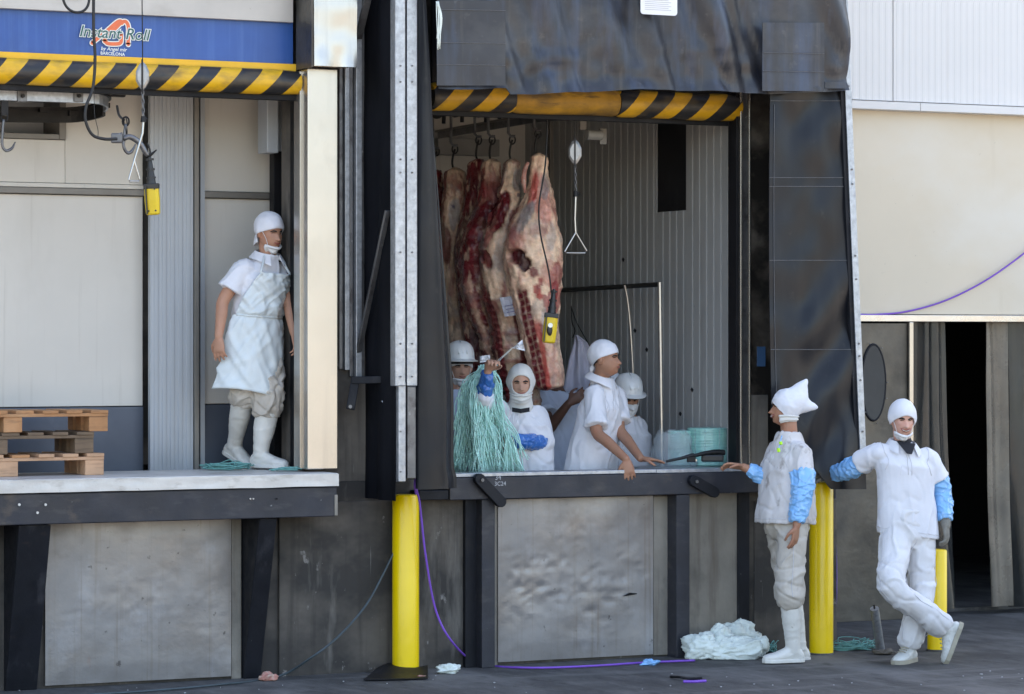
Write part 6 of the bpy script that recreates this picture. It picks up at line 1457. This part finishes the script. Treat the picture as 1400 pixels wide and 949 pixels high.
# ---------------------------------------------------------- coat hanging on a wire
CT = thing('hanging_coat', 'lilac white coat hung on a wire from the dark pipe', 'coat', PY(792, 560, 1.7))
def coat(u, v):
    px0 = float(np.interp(v, [0, .35, .7, .9, 1], [758, 770, 778, 784, 786])); px1 = float(np.interp(v, [0, .35, .7, .9, 1], [824, 822, 812, 804, 790])); py = 570-112*v
    p = PY(px0+(px1-px0)*u, py, 1.7); p -= FW*(.07*math.sin(u*math.pi)+.022*math.sin(u*17+v*2)*(1-v*.6)+.012*nz((u*5, v*4, 0), 1.4)); return p
part('cloth', MB().slab(coat, 40, 40, FW*.006), 'lilac_cloth', CT, smooth=180)
part('hook_wire', MB().tube([PY(781, 418, 1.7), PY(782, 440, 1.7), PY(786, 452, 1.7), PY(783, 462, 1.7)], .004, 6, sub=4), 'dark_iron', CT)
part('hook_wire', MB().tube([PY(781, 420, 1.7), PY(788, 440, 1.7), PY(800, 462, 1.7), PY(808, 476, 1.7)], .004, 6, sub=4), 'dark_iron', CT)
# ---------------------------------------------------------- spools on the sill
def spool(px, py0, py1, wpx, Y, label):
    c = PY(px, py1, Y); c.z = 1.252; t = TY(px, Y); r = wpx/2*t/FPX; h = (py1-py0)*t/FPX
    o = thing('twine_spool', label, 'twine spool', c, 'wrapped twine spools on the sill'); rings = []
    def rg(rr_, z): return [c+Vector((rr_*math.cos(a), rr_*math.sin(a), z)) for a in np.linspace(0, 2*math.pi, 41)[:-1]]
    n = 40; rings = [rg(r*.9, 0), rg(r*.985, .004)]+[rg(r*(1+.012*math.sin(k*2.1)), .008+(h-.016)*k/n) for k in range(n+1)]+[rg(r*.985, h-.004), rg(r*.9, h), rg(r*.25, h), rg(r*.24, h-.06)]
    part('twine_wrap', MB().loft(rings), 'spool', o, smooth=50); return o, c, r, h
o, c, r, h = spool(968, 578, 630, 57, .33, 'green twine spool standing by the right jamb')
for a in (-.7, -.2, .5): part('film_strip', MB().tube([c+FW*-(r+.004)*math.cos(a)+RT*(r+.004)*math.sin(a)+UP*z for z in (.02, .1, .2, h-.01)], .004, 4), 'film', o)
spool(933, 584, 632, 40, .42, 'narrower green twine spool behind the clear plastic wrap')
fm = MB(); c = PY(922, 630, .30); c.z = 1.252
def film(u, v):
    a = u*2*math.pi; k = 1-.35*v**2; q = .13*k*(1+.25*nz((math.cos(a)*1.5, math.sin(a)*1.5, v*2), 1.6)); return c+RT*(q*1.15*math.cos(a)-.02*v)+FW*q*.5*math.sin(a)+UP*(v*.235+.02*math.sin(a*3)*v)
fm.grid(film, 36, 20); tag(fm.build('plastic_wrap', MATS['film'], smooth=180, solid=.002), 'crumpled clear plastic wrap lying on the sill beside the spools', 'plastic wrap')
# stapling tool / clamp
TL = thing('banding_tool', 'black strapping tool lying on the sill beside the spools', 'tool', PY(955, 632, -.02))
zt_ = 1.257
def tp(px, py): p = PY(px, py, -.03); return p
part('handle', MB().tube([tp(911, 631), tp(930, 627), tp(948, 622)], [.009, .010, .014], 8), 'black_plastic', TL, smooth=60)
part('lever', MB().tube([tp(946, 624), tp(962, 620), tp(978, 618), tp(990, 619)], [.012, .014, .017, .02], 8, sub=3), 'black_plastic', TL, smooth=60)
part('head', MB().obox(tp(974, 626.5), RT*.075, FW*.03, UP*.024), 'black_plastic', TL, bevel=.01)
part('jaw', MB().obox(tp(945, 628), RT*.03, FW*.025, UP*.018), 'dark_iron', TL, bevel=.006)
for a, b_ in ((982, 623), (951, 629)): part('bolt', MB().tube([tp(a, b_)-FW*.02, tp(a, b_)-FW*.036], .008, 8), 'chrome', TL)
# ---------------------------------------------------------- cables, hose, litter
def run(nm, pts, r, m, label, cat, **k): return tag(MB().tube(pts, r, 8, sub=8).build(nm, MATS[m], smooth=180), label, cat, **k)
def gz(px, py, z=.01): p = PZ(px, py, z); return p
run('purple_hose', [PY(569, 668, -.3), PY(574, 690, -.28), PY(582, 760, -.24), PY(596, 835, -.2), PY(620, 880, -.2), gz(655, 907, .012), gz(720, 913, .012), gz(800, 911, .012), gz(880, 906, .012), gz(950, 903, .012)], .0072, 'purple', 'purple hose curving down beside the left bollard and along the ground', 'hose')
run('purple_hose', [PY(x, y, YC-.04) for x, y in ((1170, 430), (1200, 430), (1240, 426), (1290, 412), (1340, 388), (1385, 358), (1430, 322))], .0072, 'purple', 'purple hose looping up across the cream wall', 'hose')
run('purple_hose', [PY(x, y, YC-.08) for x, y in ((1141, 668), (1142, 720), (1143, 790), (1142, 850))], .009, 'purple', 'purple hose hanging straight down behind the middle bollard', 'hose')
run('grey_hose', [PY(540, 752, -.12), PY(524, 785, -.12), PY(500, 828, -.15), PY(465, 868, -.2), PY(430, 896, -.3), gz(380, 925, .012), gz(300, 936, .012), gz(200, 945, .012), gz(120, 950, .012)], .0072, 'hose', 'grey hose running from the left bollard down along the dock foot', 'hose')
# black sheet at the first bollard
def sht(u, v):
    a, b_ = gz(497+ (585-497)*u, 932-2*u, 0), gz(520+(585-520)*u, 914+6*u, 0); p = a.lerp(b_, v); return p+UP*(.008+.05*math.exp(-((v-.75-.1*u)/.28)**2)*(1-.75*u)*min(1, u*4+.15)*1.0+.05*max(0, u-.75)*2*v)
tag(MB().slab(sht, 24, 16, UP*.006).build('rubber_sheet', MATS['black_rubber'], smooth=60), 'torn black rubber sheet lying at the foot of the left bollard', 'rubber sheet')
def lump(nm, px, py, rx, ry, rz, m, label, cat, amp=.5, seed=0, fr=9, base=None):
    c = base or gz(px, py, 0); mb = MB(); nu, nv = 28, 18; rings = []
    for jv in range(1, nv):
        e = -math.pi/2+math.pi*jv/nv; ring = []
        for i in range(nu):
            a = 2*math.pi*i/nu; d = Vector((math.cos(e)*math.cos(a), math.cos(e)*math.sin(a), math.sin(e))); k = 1+amp*(.9*noise.noise(d*1.6+Vector((seed, 0, 0)))+.5*(.5-abs(noise.noise(d*3.2+Vector((0, seed, 0))))*2))
            q = c+(RT*d.x*rx+FW*d.y*ry)*k+UP*max(.004, rz*.75+d.z*rz*k); ring.append(q)
        rings.append(ring)
    mb.loft(rings); o = mb.build(nm, MATS[m], smooth=180); return tag(o, label, cat) if label else o
random.seed(9)
BG = thing('plastic_bag', 'crumpled pale green plastic sacks lying against the dock wall', 'plastic sack', gz(990, 902))
def sack(name, outline, yoff, seed):
    pass
for (px, py, rx, ry, rz, sd_, zz_) in ((962, 901, .125, .09, .10, 3, 0), (1000, 901, .16, .09, .085, 8, 0), (1008, 894, .14, .08, .115, 15, .015), (978, 899, .12, .08, .115, 22, 0), (1034, 899, .08, .06, .075, 29, 0)):
    c = gz(px, py, 0)+UP*zz_
    mb = MB(); nu, nv = 64, 44; rings = []
    for jv in range(1, nv):
        e = -math.pi/2+math.pi*jv/nv; ring = []
        for i in range(nu):
            a = 2*math.pi*i/nu; d = Vector((math.cos(e)*math.cos(a), math.cos(e)*math.sin(a), math.sin(e)))
            wq = d+Vector((noise.noise(d*2+Vector((sd_, 1, 0))), noise.noise(d*2+Vector((1, sd_, 0))), 0))*.35
            k = 1+.5*noise.noise(d*1.1+Vector((sd_, 0, 0)))+.16*max(0, 1-abs(noise.noise(wq*1.7+Vector((0, sd_, 0))))*5)-.10*max(0, 1-abs(noise.noise(wq*2.6+Vector((0, 0, sd_))))*6)+.05*max(0, 1-abs(noise.noise(wq*5+Vector((sd_, sd_, 0))))*5)
            ring.append(c+(RT*d.x*rx+FW*d.y*ry)*k+UP*max(.004, rz*.72+d.z*rz*k))
        rings.append(ring)
    part('sack', mb.loft(rings), 'bag', BG, smooth=180)
def twclump(px, py, wpx, n, m, label, hz_=.05, seed=1, z0=0.0, c=None):
    random.seed(seed); mb = MB()
    for k in range(n):
        c0 = c or gz(px, py, 0); ang = random.random()*6.28; pts = []; r_ = wpx/205*random.uniform(.25, .55); ph = random.random()*6
        for q in range(7):
            pts.append(c0+RT*(r_*1.0*math.cos(ph+q*random.uniform(.5, .9))*1.0+random.uniform(-.03, .03))+FW*(r_*.5*math.sin(ph+q*.8))+UP*(z0+.006+hz_*random.random()*random.random()))
        mb.tube(pts, .0032, 4, sub=4)
    return tag(mb.build('twine_tangle', MATS[m], smooth=180), label, 'twine', kind='stuff')
twclump(1166, 889, 58, 26, 'twine_teal', 'tangle of teal twine on the ground right of the middle bollard', .09, 3)
twclump(1045, 893, 34, 20, 'twine_teal', 'loose teal twine on the ground between sacks and white boots', .10, 6)
cc = U(310, 640, 19.5); cc.z = 1.286
twclump(0, 0, 60, 18, 'twine_teal', 'tangled teal twine under the boots on the left dock lip', .06, 8, c=cc)
cc = U(392, 640, 19.3); cc.z = 1.286
twclump(0, 0, 46, 8, 'twine_teal', 'few teal twine strands right of the boots on the left dock lip', .03, 12, c=cc)
lump('meat_scrap', 366, 931, .05, .04, .03, 'meat_scrap_m' if 'meat_scrap_m' in MATS else 'bag', None, None, .6, 4) if False else None
lump('meat_scrap', 366, 931, .05, .04, .028, 'scrap', 'pinkish meat scrap on the ground below the left dock', 'meat scrap', .6, 4)
lump('meat_scrap', 577, 928, .035, .02, .012, 'scrap', 'small red meat scrap on the black rubber sheet', 'meat scrap', .5, 9)
lump('plastic_scrap', 614, 921, .07, .05, .035, 'bag', 'crumpled grey plastic scrap right of the left bollard', 'plastic scrap', .8, 14)
lump('blue_scrap', 889, 910, .05, .025, .022, 'blue_vinyl', 'small crumpled blue plastic scrap on the purple hose', 'plastic scrap', .8, 19)
lump('meat_scrap', 78, 650, .035, .03, .014, 'scrap', 'small pale scrap on the lip under the pallet', 'meat scrap', .6, 23, base=PY(80, 649, .0)+UP*.0) if False else None
run('purple_scrap', [gz(934, 932, .008), gz(950, 932, .008), gz(965, 931, .008)], .009, 'purple', 'short purple hose piece lying on the asphalt', 'hose scrap')
run('black_scrap', [gz(917, 925, .008), gz(930, 926, .02), gz(945, 928, .008), gz(960, 927, .015)], .008, 'black_rubber', 'short black rubber strip lying on the asphalt', 'rubber scrap')
ST = thing('pipe_stub', 'leaning grey steel pipe stub sticking out of the ground', 'pipe stub', gz(1206, 893))
part('pipe', MB().tube([gz(1205, 896, -.02), PY(1195.5, 832, gz(1205, 893).y)], .030, 18), 'galv', ST, smooth=40)
part('rod', MB().tube([PY(1196, 834, gz(1205, 893).y), PY(1195, 827, gz(1205, 893).y)], .007, 8), 'dark_iron', ST)
lump('rubble', 1210, 895, .06, .05, .02, 'concrete', 'rubble heap at the foot of the leaning pipe stub', 'rubble', .7, 33)
# bracket arm and hook left of the shelter
BA = thing('bracket_arm', 'black steel arm with a loose wire hook left of the shelter', 'bracket', PY(480, 540, -.1))
part('arm', MB().bar(PY(481, 520, -.12), PY(528, 519, -.3), .03, .045), 'black_steel', BA, bevel=.004)
part('drop_arm', MB().bar(PY(486, 518, -.13), PY(479, 560, -.13), .02, .055, RT), 'black_steel', BA, bevel=.004)
part('bolt', MB().tube([PY(479, 556, -.15), PY(479, 556, -.165)], .012, 8), 'dull_steel', BA)
part('wire_hook', MB().tube([PY(x, y, -.32) for x, y in ((528, 515), (525, 522), (532, 538), (533, 550), (527, 554), (522, 548))], .004, 6, sub=4), 'galv', BA, smooth=180)
run('purple_scrap', [PY(568, 655, -.31), PY(567, 664, -.3), PY(569, 676, -.29)], .008, 'purple', 'end of purple hose hanging above the left bollard', 'hose')
# small litter flecks on the asphalt
random.seed(21); fk = MB()
for k in range(45):
    px, py = random.uniform(0, 1400), 905+42*random.random()
    if py < 950-px*.04: py = 950-px*.035+random.uniform(-6, 30)
    c = gz(px, min(py, 975), .002); r_ = random.uniform(.003, .008)*(1 if random.random() < .9 else 1.6); pts = [c+Vector((r_*math.cos(a)*random.uniform(.6, 1), r_*math.sin(a)*random.uniform(.6, 1), 0)) for a in np.linspace(0, 6.28, 6)[:-1]]
    mb_t = [p+UP*.004 for p in pts]; fk.add(pts+mb_t, [tuple(range(5, 10))]+[(i, (i+1) % 5, 5+(i+1) % 5, 5+i) for i in range(5)])
tag(fk.build('litter_flecks', MATS['sign_grey']), 'pale litter flecks scattered over the asphalt', 'litter', kind='stuff')
